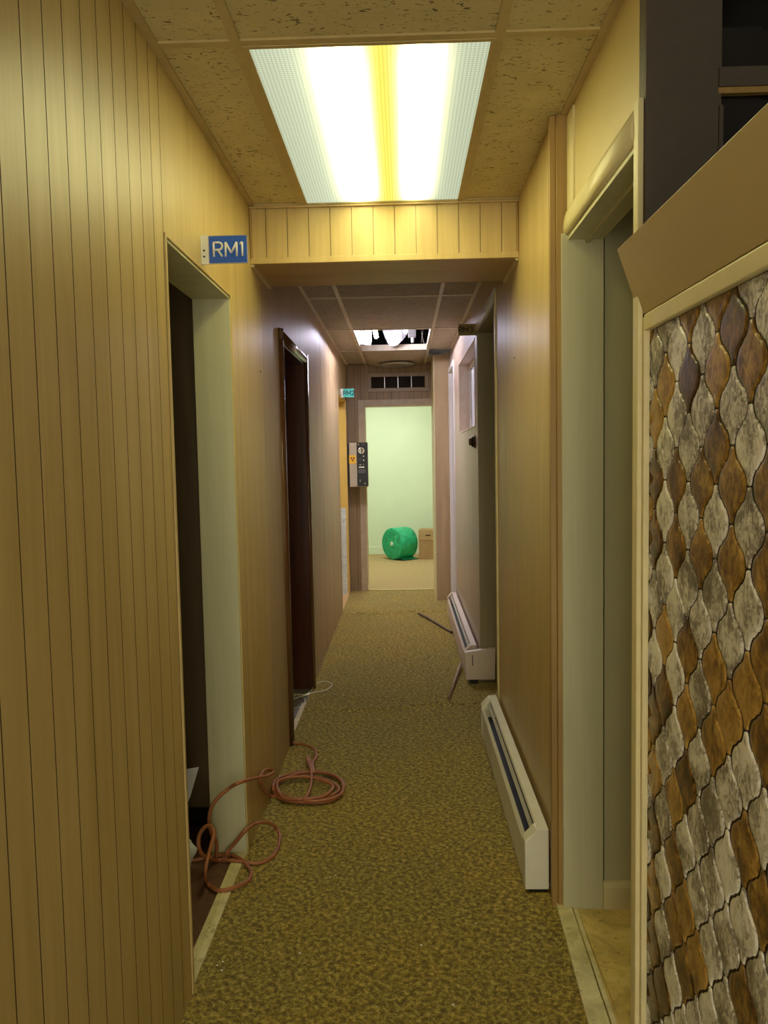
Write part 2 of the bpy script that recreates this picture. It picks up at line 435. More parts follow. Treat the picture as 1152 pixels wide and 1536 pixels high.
# reception room beyond the tiled half wall (unlit)
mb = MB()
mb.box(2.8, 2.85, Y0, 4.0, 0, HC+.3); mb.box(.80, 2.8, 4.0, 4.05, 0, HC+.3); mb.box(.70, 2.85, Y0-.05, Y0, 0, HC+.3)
struct(mb.build('wall_reception', M_UNLITWALL))
mb = MB(); mb.box(XN+.02, 2.85, Y0-.05, 4.05, HC+.03, HC+.06); struct(mb.build('ceiling', M_UNLITWALL))
mb = MB(); mb.box(.62, 2.8, Y0, 1.69, -.02, 0); mb.box(.79, 2.8, 1.69, 4.0, -.02, 0); struct(mb.build('floor', M_UNLITWALL))
mb = MB(); mb.box(.66, 1.6, 1.655, 1.675, 2.197, 2.235); mb.box(.66, 1.6, 1.66, 1.675, 2.185, 2.197, 1)
struct(mb.build('trim_6', [M_POST, M_EDGEWOOD]))
mb = MB(); mb.box(.661, .669, 1.655, 1.70, 1.6, 2.16); struct(mb.build('trim_7', M_POST))

# ---- left doorways
def doorway_left(name, D, H, depth, mjamb, medge, edge=.012):
    mb = MB(); x0 = XL-depth
    mb.box(x0, XL, D[0]-.001, D[0]+.012, 0, H); mb.box(x0, XL, D[1]-.012, D[1]+.001, 0, H); mb.box(x0, XL, D[0], D[1], H-.012, H+.001)
    d = struct(mb.build(name, mjamb))
    mb = MB(); e = edge
    mb.box(XL-.001, XL+.005, D[0]-e, D[0]+.004, 0, H+e*.6); mb.box(XL-.001, XL+.005, D[1]-.004, D[1]+e, 0, H+e*.6)
    mb.box(XL-.001, XL+.005, D[0]+.004, D[1]-.004, H-.004, H+e*.6)
    mb.build('casing', medge, d, bevel=.0015)
    return d
d = doorway_left('door_2', D1, H1, .130, M_JAMB, plain('tan edge bead', 'c2a86c', .45), .008)
# dark brown doorway with bulky rounded casing
mb = MB(); mb.box(XL-.125, XL, D2[0], D2[0]+.014, 0, H2); mb.box(XL-.125, XL, D2[1]-.014, D2[1], 0, H2); mb.box(XL-.125, XL, D2[0], D2[1], H2-.014, H2)
d = struct(mb.build('door_3', M_DARKBROWN))
pr = lambda c, s: [(XL-.001, c-s*.001), (XL+.010, c), (XL+.019, c+s*.012), (XL+.021, c+s*.03), (XL+.014, c+s*.048), (XL+.004, c+s*.056), (XL-.001, c+s*.056)]
mb = MB()
mb.prism([(x, y) for x, y in pr(D2[0]+.004, -1)], 'z', 0, H2+.05, smooth=True)
mb.prism([(x, y) for x, y in pr(D2[1]-.004, 1)], 'z', 0, H2+.05, smooth=True)
mb.prism([(x, z) for x, z in pr(H2-.004, 1)], 'y', D2[0]-.05, D2[1]+.05, smooth=True)
mb.build('casing', M_CASING, d)
d = doorway_left('door_4', D3, H3, .115, M_YELLOWWALL, M_PANEL_FAR, .03)

# ---- bulkhead across the corridor
mb = MB(); mb.box(XL, XR, 3.160, 3.565, 2.240, HC+.02)
bh = struct(mb.build('wall_bulkhead', M_PANEL))
mb = MB(); gx = [XL, -.534, -.448, -.362, -.276, -.190, -.104, -.019, .066, .151, .236, .321, .406, XR]
for a, b in zip(gx, gx[1:]): mb.box(a+.0015, b-.0015, 3.153, 3.160, 2.262, HC-.002)
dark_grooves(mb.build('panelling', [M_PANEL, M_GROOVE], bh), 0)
mb = MB(); mb.box(XL, XR, 3.150, 3.162, 2.238, 2.262); mb.box(XL, XR, 3.140, 3.151, HC-.012, HC-.003); mb.build('edge_strip', M_PANEL, bh, bevel=.002)
mb = MB(); mb.box(XL+.0, XL+.012, 3.16, 3.57, 2.229, 2.241); mb.box(XR-.012, XR, 3.16, 3.57, 2.229, 2.241); mb.build('corner_bead', M_EDGE, bh)
mb = MB(); mb.box(XL+.012, XR-.012, 3.162, 3.565, 2.2385, 2.2415); mb.build('underside', woodmat('bulkhead underside wood', '9d7f4c', 'b6965f', .45, 'x'), bh)
mb = MB(); mb.box(XL+.002, XL+.010, 3.146, 3.154, 2.262, HC); mb.box(XR-.010, XR-.002, 3.146, 3.154, 2.262, HC); mb.build('corner_bead', M_EDGEWOOD, bh)

# ---- far wall with the doorway to the green room
FX = (-.416, .349); HF = 2.022
mb = MB()
mb.box(XL-.12, FX[0], YF+.006, YF+.12, 0, HC+.02); mb.box(FX[1], .60, YF+.006, YF+.12, 0, HC+.02); mb.box(FX[0], FX[1], YF+.006, YF+.12, HF, HC+.02)
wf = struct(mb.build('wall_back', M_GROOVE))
mb = MB(); x = XL; k = 0
while x < .47:
    x1 = min(x+(.082, .07, .09)[k % 3], .47); k += 1
    segs = [(0, HC)]
    for a, b, z0 in ((x, x1, 0),):
        if b <= FX[0] or a >= FX[1]: mb.box(a+.0015, b-.0015, YF, YF+.006, 0, HC)
        elif a < FX[0]: mb.box(a+.0015, FX[0]-.001, YF, YF+.006, 0, HC); mb.box(FX[0], b-.0015, YF, YF+.006, HF, HC)
        elif b > FX[1]: mb.box(a+.0015, FX[1], YF, YF+.006, HF, HC); mb.box(FX[1]+.001, b-.0015, YF, YF+.006, 0, HC)
        else: mb.box(a+.0015, b-.0015, YF, YF+.006, HF, HC)
    x = x1
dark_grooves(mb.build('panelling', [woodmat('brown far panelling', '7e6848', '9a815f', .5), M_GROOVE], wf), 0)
mb = MB()
mb.box(FX[0], FX[0]+.012, YF-.002, YF+.122, 0, HF); mb.box(FX[1]-.012, FX[1], YF-.002, YF+.122, 0, HF); mb.box(FX[0], FX[1], YF-.002, YF+.122, HF-.012, HF)
d = struct(mb.build('door_5', M_TRIMCREAM))
mb = MB(); c0 = YF-.014
mb.box(FX[0]-.065, FX[0]+.004, c0, YF, 0, HF+.062); mb.box(FX[1]-.004, FX[1]+.05, c0, YF, 0, HF+.062); mb.box(FX[0]+.004, FX[1]-.004, c0, YF, HF-.006, HF+.062)
mb.build('casing', plain('taupe door casing', 'b0a084', .45), d, bevel=.003)
mb = MB(); mb.box(FX[1]-.0145, FX[1]-.012, YF+.02, YF+.055, 1.10, 1.23); mb.box(FX[1]-.017, FX[1]-.014, YF+.03, YF+.045, 1.13, 1.15); mb.build('strike_plate', M_STEEL, d)
# pilaster box in the right corner
mb = MB(); mb.box(.318, .437, 7.80, YF, 0, HC+.02); mb.box(.437, .60, 7.785, YF+.02, 0, HC+.02)
struct(mb.build('wall_pilaster', M_PANEL_FAR))
mb = MB(); mb.box(.312, .322, 7.79, YF-.016, 0, HC); struct(mb.build('trim_8', M_TRIMCREAM))

# doorway RM3 on the right (far jamb faces us), closed leaf set back
mb = MB()
mb.box(XR+.003, XR+.125, R3[1]-.014, R3[1]+.001, 0, H4); mb.box(XR+.003, XR+.125, R3[0]-.001, R3[0]+.014, 0, H4); mb.box(XR+.003, XR+.125, R3[0], R3[1], H4-.014, H4+.001)
d = struct(mb.build('door_6', woodmat('olive brown jamb', '877b5a', '9d916e', .55)))
mb = MB(); mb.box(XR-.006, XR+.16, R3[0]-.02, R3[1]+.02, -.02, 0.001); struct(mb.build('floor', M_CARPET))
mb = MB(); mb.box(XR+.125, XR+.16, R3[0]-.02, R3[1]+.02, 0, H4+.02); mb.build('leaf', M_DIMPANEL, d)
mb = MB(); mb.box(XR-.008, XR+.004, R3[0]-.03, R3[0]+.004, 0, H4+.03); mb.build('casing', M_EDGE, d, bevel=.003)
mb = MB(); mb.prism([(XR+.004, H4-.004), (XR-.006, H4-.004), (XR-.010, H4+.01), (XR-.008, H4+.05), (XR+.004, H4+.06)], 'y', R3[0]+.004, R3[1]-.02, smooth=True)
mb.build('head_casing', M_WHITEDOOR, d)
# white closed door between hatch and pilaster
mb = MB(); mb.box(XR+.02, XR+.05, 7.09, 7.75, 0, 2.30)
d = struct(mb.build('door_7', M_WHITEDOOR))
mb = MB(); mb.box(XR-.012, XR+.05, 7.05, 7.10, 0, 2.33); mb.box(XR-.012, XR+.05, 7.74, 7.784, 0, 2.33); mb.box(XR-.012, XR+.05, 7.10, 7.74, 2.28, 2.33)
mb.build('casing', M_WHITEDOOR, d, bevel=.004)
# hatch window
y0, y1, z0, z1 = WN
mb = MB(); t = .02
mb.box(XR+.085, XR+.11, y0, y1, z0, z0+.04); mb.box(XR+.085, XR+.11, y0, y1, z1-.04, z1)
mb.box(XR+.085, XR+.11, y0, y0+.04, z0+.04, z1-.04); mb.box(XR+.085, XR+.11, y1-.04, y1, z0+.04, z1-.04); mb.box(XR+.088, XR+.108, (y0+y1)/2-.02, (y0+y1)/2+.02, z0+.04, z1-.04)
d = struct(mb.build('window_1', M_WHITEDOOR))
mb = MB(); mb.box(XR+.098, XR+.101, y0+.04, y1-.04, z0+.04, z1-.04); mb.build('pane', plain('frosted white pane', 'cfd2d6', .25), d)
mb = MB()
mb.box(XR-.004, XR+.085, y0-.001, y0+.01, z0, z1); mb.box(XR-.004, XR+.085, y1-.01, y1+.001, z0, z1); mb.box(XR-.004, XR+.085, y0, y1, z0-.001, z0+.01); mb.box(XR-.004, XR+.085, y0, y1, z1-.01, z1+.001)
mb.build('lining', plain('pinkish hatch lining', 'd6c3b2', .4), d)
for hz in (z0+.12, z1-.14):
    mb = MB(); mb.box(XR+.078, XR+.086, y1-.045, y1-.02, hz, hz+.07); mb.build('hinge', M_STEEL, d)

# ---- rooms on the left
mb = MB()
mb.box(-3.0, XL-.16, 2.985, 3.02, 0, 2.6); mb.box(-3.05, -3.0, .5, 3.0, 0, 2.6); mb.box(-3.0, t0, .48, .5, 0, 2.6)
wm = struct(mb.build('wall_room_one', M_UNLITWALL))
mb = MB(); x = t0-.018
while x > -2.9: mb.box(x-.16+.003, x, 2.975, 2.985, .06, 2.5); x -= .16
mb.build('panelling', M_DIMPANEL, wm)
mb = MB(); mb.box(XL-.128, t0, D1[1]+.001, 3.0, 0, 2.6); struct(mb.build('wall_room_one', M_UNLITWALL))
mb = MB(); mb.box(-3.0, t0+.0, .5, 3.0, 2.46, 2.5); struct(mb.build('ceiling', M_UNLITWALL))
mb = MB(); mb.box(-3.0, XL-.004, .5, 3.0, -.02, -.001); mb.box(-3.0, -.642, .5, 3.0, -.001, .003); struct(mb.build('floor', M_VINYL_R))
mb = MB(); mb.box(-3.0, t0-.04, 2.962, 2.976, .003, .075); struct(mb.build('baseboard_room_one', M_BLACK))
mb = MB(); mb.prism([(-.648, 2.005), (-.603, 2.005), (-.603, 2.745), (-.645, 2.745)], 'z', .002, .010); mb.prism([(-.632, 2.006), (-.626, 2.006), (-.624, 2.744), (-.630, 2.744)], 'z', .010, .013)
struct(mb.build('trim_9', M_STRIP, bevel=.0015))
# room two (dark)
mb = MB()
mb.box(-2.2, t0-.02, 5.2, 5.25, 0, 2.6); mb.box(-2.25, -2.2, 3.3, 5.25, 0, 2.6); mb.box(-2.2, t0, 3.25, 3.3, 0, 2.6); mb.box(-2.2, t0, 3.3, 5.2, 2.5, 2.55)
struct(mb.build('wall_room_two', M_UNLITWALL))
mb = MB(); mb.box(-2.2, XL-.004, 3.3, 5.2, -.02, .0025); struct(mb.build('floor', plain('grey vinyl floor', '77716a', .5)))
mb = MB(); mb.prism([(-.632, 3.88), (-.602, 3.88), (-.600, 4.50), (-.625, 4.47)], 'z', .002, .012); struct(mb.build('trim_10', plain('splintered pale threshold', 'e0cfa0', .5, var=.1, scale=30)))
# room three (lit, yellow over tiles)
mb = MB()
mb.box(-2.4, t0+.09, D3[1]+.0, D3[1]+.03, .93, 2.6); mb.box(-2.45, -2.4, 6.2, 8.25, 0, 2.6); mb.box(-2.4, t0, 6.15, 6.2, 0, 2.6); mb.box(-2.4, t0, 6.2, 8.22, 2.5, 2.55)
struct(mb.build('wall_room_three', M_YELLOWWALL))
def marble():
    a = NT('pale marbled wall tile'); v = a.coord()
    br = a.n('TexBrick'); br.inputs['Scale'].default_value = 9; br.inputs['Color1'].default_value = (*lin('dfe6dc'), 1); br.inputs['Color2'].default_value = (*lin('d3ddd6'), 1)
    br.inputs['Mortar'].default_value = (*lin('9fb0ad'), 1); br.inputs['Mortar Size'].default_value = .012; br.offset = 0
    mp = a.n('Mapping'); mp.inputs['Rotation'].default_value = (math.pi/2, 0, 0); a.l(v, mp.inputs['Vector']); a.l(mp.outputs[0], br.inputs['Vector'])
    f = a.noise(v, 8, 5, .6, 2.0)
    a.base(a.mix(a.ramp(f, [(.48, (0, 0, 0)), (.5, (1, 1, 1)), (.53, (0, 0, 0))]), br.outputs['Color'], lin('a8bcc0'))); a.rough(.2); return a.m
mb = MB(); mb.box(-2.4, t0+.09, D3[1]-.018, D3[1]+.03, .002, .93); struct(mb.build('wall_room_three', marble()))
mb = MB(); mb.box(-2.4, XL-.004, 6.2, 8.22, -.02, .002); struct(mb.build('floor', plain('warm beige floor', 'cda97a', .5)))
# ---- green room beyond
mb = MB()
mb.box(-2.2, 2.2, 11.62, 11.67, 0, 2.6); mb.box(-2.25, -2.2, YF+.12, 11.67, 0, 2.6); mb.box(2.2, 2.25, YF+.12, 11.67, 0, 2.6)
mb.box(-2.2, FX[0]-.03, YF+.121, YF+.14, 0, 2.6); mb.box(FX[1]+.03, 2.2, YF+.121, YF+.14, 0, 2.6); mb.box(FX[0]-.03, FX[1]+.03, YF+.121, YF+.14, HF, 2.6)
struct(mb.build('wall_green_room', M_GREENWALL))
mb = MB(); mb.box(-2.25, 2.25, YF+.12, 11.67, 2.6, 2.64); struct(mb.build('ceiling', M_WHITE))
mb = MB(); mb.box(-2.2, 2.2, YF+.02, 11.62, -.02, .0); struct(mb.build('floor', M_TANFLOOR))
mb = MB(); mb.box(-2.2, 2.2, 11.605, 11.62, 0, .12); struct(mb.build('baseboard_green_room', M_GREENWALL, bevel=.004))
mb = MB(); pts = []
n = 14
for i in range(n+1):
    x = FX[0]+.012 + (FX[1]-FX[0]-.024)*i/n; pts.append((x, YF-.02-.03*math.sin(math.pi*i/n)))
outl = pts + [(p[0], p[1]+.035) for p in pts[::-1]]
mb.prism(outl, 'z', .001, .012); struct(mb.build('trim_11', plain('brass edge strip', 'cdbb7a', .35, .4)))

# ================================================================= THINGS
# ---- tiled half wall with sloping fascia
pw = thing('tiled_partition', 'half wall faced with grey and brown lantern shaped tiles in a cream frame', 'partition', (.56, 1.1, 0))
YT = 1.690
mb = MB(); mb.box(.528, .618, .2, 1.66, 0, 1.70)
mb.build('core', M_POST, pw)
mb = MB()
mb.box(.510, .620, 1.6645, YT-.029, 0, 1.735)
mb.box(.508, .620, 1.652, 1.6645, 0, 1.735)
mb.build('stile', M_TRIMCREAM, pw, bevel=.003)
mb = MB(); mb.prism([(.508, 1.706), (.620, 1.706), (.620, 1.744), (.516, 1.744), (.508, 1.738)], 'y', .2, 1.652)
mb.build('top_rail', M_TRIMCREAM, pw, bevel=.002)
# sloping board: lower edge on the rail, upper edge leans out over the corridor
mb = MB(); mb.prism([(.511, 1.742), (.4625, 1.884), (.4780, 1.890), (.5265, 1.748)], 'y', .2, 1.692)
mb.build('fascia', plain('tan laminate board', 'b39d68', .42, var=.03, scale=6), pw, bevel=.001)
mb = MB(); mb.box(.5265, .536, .2, 1.66, 1.70, 1.712); mb.build('grout', M_GROUT, pw)
mb = MB(); mb.box(.5225, .5285, .2, 1.652, 0, 1.706); mb.build('grout', M_GROUT, pw)
# lantern tiles
PX, PZ, HALF = .0628, .1255, .0500
wtab = [(0, 1.0), (.1, .985), (.2, .94), (.3, .87), (.36, .80), (.395, .765), (.415, .66), (.45, .63), (.5, .56), (.55, .49), (.585, .46), (.605, .355), (.63, .32), (.7, .24), (.8, .165), (.9, .13), (.965, .105), (.985, .04)]
def lantern():
    hh = PZ/2
    r = [(HALF*w_, t*hh) for t, w_ in wtab]
    pts = [(a, b) for a, b in r[::-1]] + [(a, -b) for a, b in r[1:]] + [(-a, -b) for a, b in r[1:][::-1]] + [(-a, b) for a, b in r]
    return pts[:-0] if 0 else pts
LP = lantern()
W_, B_ = 0, 1
known = {0: (1.585, [W_, B_, B_, B_, W_, W_, B_, B_, B_, B_]), 1: (1.6475, [W_, B_, W_, W_, W_, B_, B_, W_, W_, W_]), 2: (1.585, [None]), }
kn = {0: 'wbbbwwbbbb', 1: 'wbwwwbbwww', 2: 'wwbbwwwbbb', 3: 'bbwwwbbbwb', 4: 'wwbbwwwwwb', 5: 'bbbwwbbww', 6: 'bwbbwbwww', 7: 'wbwwwbwbw'}
mb = MB(); rr = random.Random(11)
for i in range(-1, 23):
    yc = 1.618 - PX*i
    if yc < .25: break
    ztop = 1.585+PZ/2+PZ if i % 2 == 0 else 1.522+PZ/2+PZ      # centre of the highest tile of the column
    for k in range(15):
        zc = ztop - PZ*k
        if zc < -.02: break
        s = kn.get(i, '')
        kk = k-1 if i % 2 == 0 else k
        br = (s[kk] == 'b') if 0 <= kk < len(s) else rr.random() < .48
        tint = rr.random()
        y_lo, y_hi, z_hi, z_lo = .2, 1.650, 1.704, .004
        x0, dth = .5222, .0020
        ring0, ring1, ring2 = [], [], []
        n = len(LP)
        for q, (a, b) in enumerate(LP):
            # inset rings towards the middle
            f1, f2 = .955, .80
            ring0.append((a, b)); ring1.append((a*f1, b*.985)); ring2.append((a*f2, b*.86))
        base = len(mb.v)
        ja, jb = rr.uniform(-.0006, .0006), rr.uniform(-.0006, .0006)
        def clampP(a, b, x):
            return (x, min(max(yc - a + ja, y_lo), y_hi), min(max(zc + b + jb, z_lo), z_hi))
        mb.v += [clampP(a, b, x0+.001) for a, b in ring0]
        mb.v += [clampP(a, b, x0-dth) for a, b in ring1]
        mb.v += [clampP(a, b, x0-dth-.0004) for a, b in ring2]
        allp = mb.v[base:base+n]
        if max(p[1] for p in allp)-min(p[1] for p in allp) < .004 or max(p[2] for p in allp)-min(p[2] for p in allp) < .004:
            del mb.v[base:]; continue
        mi = 1 if br else 0
        for q in range(n):
            p = (q+1) % n
            mb.face([base+q, base+p, base+n+p, base+n+q], mi, True, tint)
            mb.face([base+n+q, base+n+p, base+2*n+p, base+2*n+q], mi, True, tint)
        mb.v.append((x0-dth-.0005, min(max(yc, y_lo), y_hi), min(max(zc, z_lo), z_hi))); c = len(mb.v)-1
        for q in range(n): mb.face([base+2*n+q, base+2*n+(q+1) % n, c], mi, True, tint)
tf = mb.build('tile_facing', [M_TILE_W, M_TILE_B], pw, recalc=False)
# normals towards the corridor
me = tf.data; bm = bmesh.new(); bm.from_mesh(me)
fl = [f for f in bm.faces if f.normal.x > 0]; bmesh.ops.reverse_faces(bm, faces=fl); bm.to_mesh(me); bm.free()

# ---- ceiling troffer with prismatic panel
LX0, LX1, LY0, LY1 = -.372, .240, 1.963, 3.150
tr = thing('ceiling_light', 'recessed fluorescent ceiling light with a yellowed prismatic panel, glowing', 'ceiling light', (-.066, 2.556, HC))
mb = MB(); e = .008
for a, b, c, d_ in ((LX0-.006, LX0+e, LY0-.006, LY1+.006), (LX1-e, LX1+.006, LY0-.006, LY1+.006), (LX0+e, LX1-e, LY0-.006, LY0+e), (LX0+e, LX1-e, LY1-e, LY1+.006)):
    mb.box(a, b, c, d_, HC-.004, HC+.03)
mb.build('frame', M_GRID, tr, bevel=.001)
mb = MB(); mb.box(LX0-.006, LX1+.006, LY0-.006, LY1+.006, HC+.10, HC+.11); mb.build('housing', M_WHITE, tr)
def diffuser_mat():
    a = NT('prismatic diffuser, lit'); v = a.coord()
    sx = a.n('SeparateXYZ'); a.l(v, sx.inputs[0]); X, Y = sx.outputs[0], sx.outputs[1]     # thing space: x -.306..+.306, y -.59..+.59
    def gauss(c, w_):
        d_ = a.math('DIVIDE', a.math('SUBTRACT', X, c), w_); return a.math('POWER', 2.71828, a.math('MULTIPLY', a.math('MULTIPLY', d_, d_), -1.0))
    wob = a.math('MULTIPLY', a.math('SUBTRACT', a.noise(a.coord((60, 1, 1)), 1, 2), .5), 1.0)
    g1, g2, gy = gauss(-.075, .050), gauss(.128, .042), gauss(.026, .056)
    ge = a.math('ADD', gauss(-.09, .13), a.math('MULTIPLY', gauss(.12, .10), .8))
    # tubes stop a little short of both ends
    ends = a.ramp(a.math('ADD', a.math('MULTIPLY', Y, .84), .5), [(0.0, (.45,)*3), (.10, (1,)*3), (.80, (1,)*3), (.93, (.6,)*3), (.995, (.05,)*3)])
    px = a.math('ABSOLUTE', a.math('SINE', a.math('MULTIPLY', X, math.pi/.0105)))
    py = a.math('ABSOLUTE', a.math('SINE', a.math('MULTIPLY', Y, math.pi/.0105)))
    cell = a.math('ADD', .72, a.math('MULTIPLY', a.math('MINIMUM', px, py), .42))
    base = a.math('MULTIPLY', cell, a.math('ADD', .78, a.math('MULTIPLY', ge, .5)))
    pk = a.math('MULTIPLY', a.math('ADD', g1, a.math('MULTIPLY', g2, .9)), ends)
    pk = a.math('MULTIPLY', pk, a.math('ADD', 1.0, wob))
    pk = a.math('MULTIPLY', pk, a.math('SUBTRACT', 1.0, a.math('MULTIPLY', gy, .96)))
    c1 = a.mix(gy, lin('dfe8c4'), (1.0, .86, .13))
    em1 = a.n('Emission'); a.l(c1, em1.inputs[0]); a.l(base, em1.inputs[1])
    em2 = a.n('Emission'); em2.inputs[0].default_value = (1.0, .915, .40, 1); a.l(a.math('MULTIPLY', pk, TROFFER), em2.inputs[1])
    ad = a.n('AddShader'); a.l(em1.outputs[0], ad.inputs[0]); a.l(em2.outputs[0], ad.inputs[1])
    a.l(ad.outputs[0], a.t.nodes['Material Output'].inputs[0]); return a.m
mb = MB(); b = 0
mb.v = [(LX0+e-.003, LY0+e-.003, HC+.001), (LX1-e+.003, LY0+e-.003, HC+.001), (LX1-e+.003, LY1-e+.003, HC+.001), (LX0+e-.003, LY1-e+.003, HC+.001)]
mb.v += [(x, y, HC+.004) for x, y, z in mb.v]
for q in ((0, 3, 2, 1), (4, 5, 6, 7), (0, 1, 5, 4), (1, 2, 6, 5), (2, 3, 7, 6), (3, 0, 4, 7)): mb.face(list(q))
mb.build('diffuser', diffuser_mat(), tr)

# ---- open fixture in the far bay
def emis(name, c, s):
    a = NT(name); em = a.n('Emission'); em.inputs[0].default_value = (*c, 1); em.inputs[1].default_value = s
    a.l(em.outputs[0], a.t.nodes['Material Output'].inputs[0]); return a.m
fx = thing('tube_light', 'bare fluorescent tube fitting hanging inside the open ceiling bay', 'ceiling light', (-.07, 6.7, 2.66))
mb = MB(); mb.prism([(-.33, 2.70), (-.30, 2.665), (.17, 2.665), (.20, 2.70), (.17, 2.72), (-.30, 2.72)], 'y', 6.22, 7.02); mb.build('housing', M_WHITE, fx, bevel=.003)
M_TUBE = emis('lit tube glass', (.84, .80, 1.0), TUBE)
for x, z in ((-.222, 2.535), (-.300, 2.590)):
    mb = MB(); mb.lathe([(.017, 0), (.019, .004), (.019, .70), (.017, .704)], (x, 6.27, z), (0, 1, 0), 16); tb = mb.build('tube', M_TUBE, fx)
    mb = MB(); mb.lathe([(.0195, 0), (.0195, .018), (.008, .021)], (x, 6.972, z), (0, 1, 0), 16); mb.build('end_cap', M_STEEL, tb)
for x, y in ((-.222, 6.245), (-.300, 6.245)):
    mb = MB(); mb.box(x-.018, x+.018, y, y+.022, 2.50 if x > -.25 else 2.56, 2.668); mb.build('lamp_holder', M_WHITE, fx, bevel=.003)
hs = MB(); hs.box(.062, .132, 6.955, 6.99, 2.515, 2.66); h = hs.build('lamp_holder', plain('grey white lamp socket', '4a4747', .5), fx, bevel=.004)
mb = MB(); mb.lathe([(.013, 0), (.015, .004), (.015, .035), (.010, .045)], (.100, 6.965, 2.515), (0, 0, -1), 16); mb.build('socket_tip', plain('pale socket tip', '8d8989', .5), h)
# crumpled white sheets beside the tube
def sheet(name, outline, y, depth, label, seed, thick=.004):
    """outline (x, z) of a hanging crumpled sheet"""
    bm = bmesh.new(); vs = [bm.verts.new((x, y, z)) for x, z in outline]; bm.faces.new(vs)
    bmesh.ops.triangulate(bm, faces=bm.faces[:])
    for _ in range(4): bmesh.ops.subdivide_edges(bm, edges=[e_ for e_ in bm.edges if e_.calc_length() > .022], cuts=1); bmesh.ops.triangulate(bm, faces=bm.faces[:])
    for v in bm.verts:
        n1 = noise.noise((v.co.x*13+seed, v.co.z*13, 1.3)); n2 = noise.noise((v.co.x*34, v.co.z*34+seed, 5)); 
        v.co.y += depth*(n1 + .55*abs(n2)); v.co.x += .006*n2
    me = bpy.data.meshes.new(name); bm.to_mesh(me); bm.free(); me.materials.append(M_SHEET)
    c = Vector((sum(p[0] for p in outline)/len(outline), y, min(p[1] for p in outline)))
    me.transform(Matrix.Translation(-c))
    o = bpy.data.objects.new(name, me); COL.objects.link(o); o.location = c
    md = o.modifiers.new('thickness', 'SOLIDIFY'); md.thickness = thick
    tag(o, label, 'plastic sheet', 'crumpled sheets in the ceiling bay'); return o
M_SHEET = plain('crumpled white film', 'e9e6ee', .35, var=.05, scale=30)
sheet('plastic_sheet', [(-.40, 2.66), (-.27, 2.66), (-.265, 2.53), (-.275, 2.47), (-.31, 2.478), (-.355, 2.475), (-.40, 2.50)], 7.02, .05, 'crumpled white sheet at the left end of the open ceiling bay, beside the lit tube', 2)
sheet('plastic_sheet', [(-.175, 2.70), (.115, 2.70), (.065, 2.61), (.01, 2.54), (-.03, 2.50), (-.075, 2.482), (-.112, 2.495), (-.145, 2.55), (-.17, 2.62)], 7.25, .06, 'crumpled white sheet drooping to a point in the middle of the open ceiling bay', 9)
for nm, pts in (('a', [(.17, 7.0, 2.66), (.185, 7.03, 2.56), (.20, 7.08, 2.50), (.215, 7.12, 2.47)]), ('b', [(.20, 6.9, 2.66), (.195, 7.1, 2.58), (.185, 7.3, 2.52)])):
    mb = MB(); mb.tube(smooth_path(pts), .0022, 6)
    tag(mb.build('wire', plain('grey wire', '9a958c', .5), origin=pts[-1]), 'thin grey wire in the open ceiling bay, %s' % ('hanging at its right end' if nm == 'a' else 'slack behind the tube socket'), 'wire')
# sagging tile with round grille
mb = MB(); nx, ny = 14, 16; x0, x1, y0, y1 = -.378, .238, 7.384, 8.425
def sagz(x, y):
    u = (x-x0)/(x1-x0); t = (y-y0)/(y1-y0); return HC+.001-.040*(math.sin(math.pi*u)**.8)*min(1, t*1.3)
for k, dz in ((0, 0), (1, .016)):
    for j in range(ny+1):
        for i in range(nx+1):
            x = x0+(x1-x0)*i/nx; y = y0+(y1-y0)*j/ny; mb.v.append((x, y, sagz(x, y)+dz))
N = (nx+1)*(ny+1)
for j in range(ny):
    for i in range(nx):
        a = j*(nx+1)+i; mb.face([a, a+nx+1, a+nx+2, a+1], 0, True); mb.face([N+a, N+a+1, N+a+nx+2, N+a+nx+1], 0, True)
for i in range(nx):
    a = i; mb.face([a, a+1, N+a+1, N+a]); a = ny*(nx+1)+i; mb.face([a+1, a, N+a, N+a+1])
for j in range(ny):
    a = j*(nx+1); mb.face([a+nx+1, a, N+a, N+a+nx+1]); a = j*(nx+1)+nx; mb.face([a, a+nx+1, N+a+nx+1, N+a])
tag(mb.build('ceiling_tile', M_TILE_FAR, origin=((x0+x1)/2, (y0+y1)/2, HC-.04), recalc=False), 'sagging beige ceiling tile between the open bay and the far wall', 'ceiling tile')
rg = thing('ceiling_diffuser', 'round metal ceiling grille sunk in the sagging tile near the far wall', 'ceiling vent', (-.045, 8.12, 2.425))
zc = sagz(-.045, 8.12)-.001
mb = MB(); mb.lathe([(.120, 0), (.185, 0), (.190, -.006), (.182, -.016), (.165, -.022), (.122, -.016)], (-.045, 8.12, zc), (0, 0, 1), 40); mb.build('rim', M_STEEL, rg)
mb = MB()
for r in (.115, .085, .052, .02): mb.lathe([(r, -.006), (r+.004, -.014-.03*(.12-r)), (max(r-.02, .002), -.022-.12*(.12-r))], (-.045, 8.12, zc), (0, 0, 1), 36)
mb.build('cone', plain('dull aluminium', '8f8c84', .3, .7), rg)
# broken corner
bt = MB(); bt.prism([(.27, 7.45), (.36, 7.42), (.40, 7.55), (.345, 7.66), (.285, 7.62)], 'z', 0, .014)
o = bt.build('ceiling_tile_fragment', M_TILE_FAR, origin=(.33, 7.52, 0)); o.location = (.335, 7.80, 2.480); o.rotation_euler = (.35, -.2, .4); tag(o, 'broken piece of ceiling tile hanging in the dark corner hole', 'ceiling tile')
mb = MB(); mb.lathe([(.03, 0), (.034, .005), (.034, .12), (.03, .125)], (.36, 7.56, 2.52), (1, .2, 0), 16); tag(mb.build('duct_pipe', M_STEEL, origin=(.36, 7.56, 2.49)), 'short grey metal pipe end inside the dark corner hole', 'pipe')

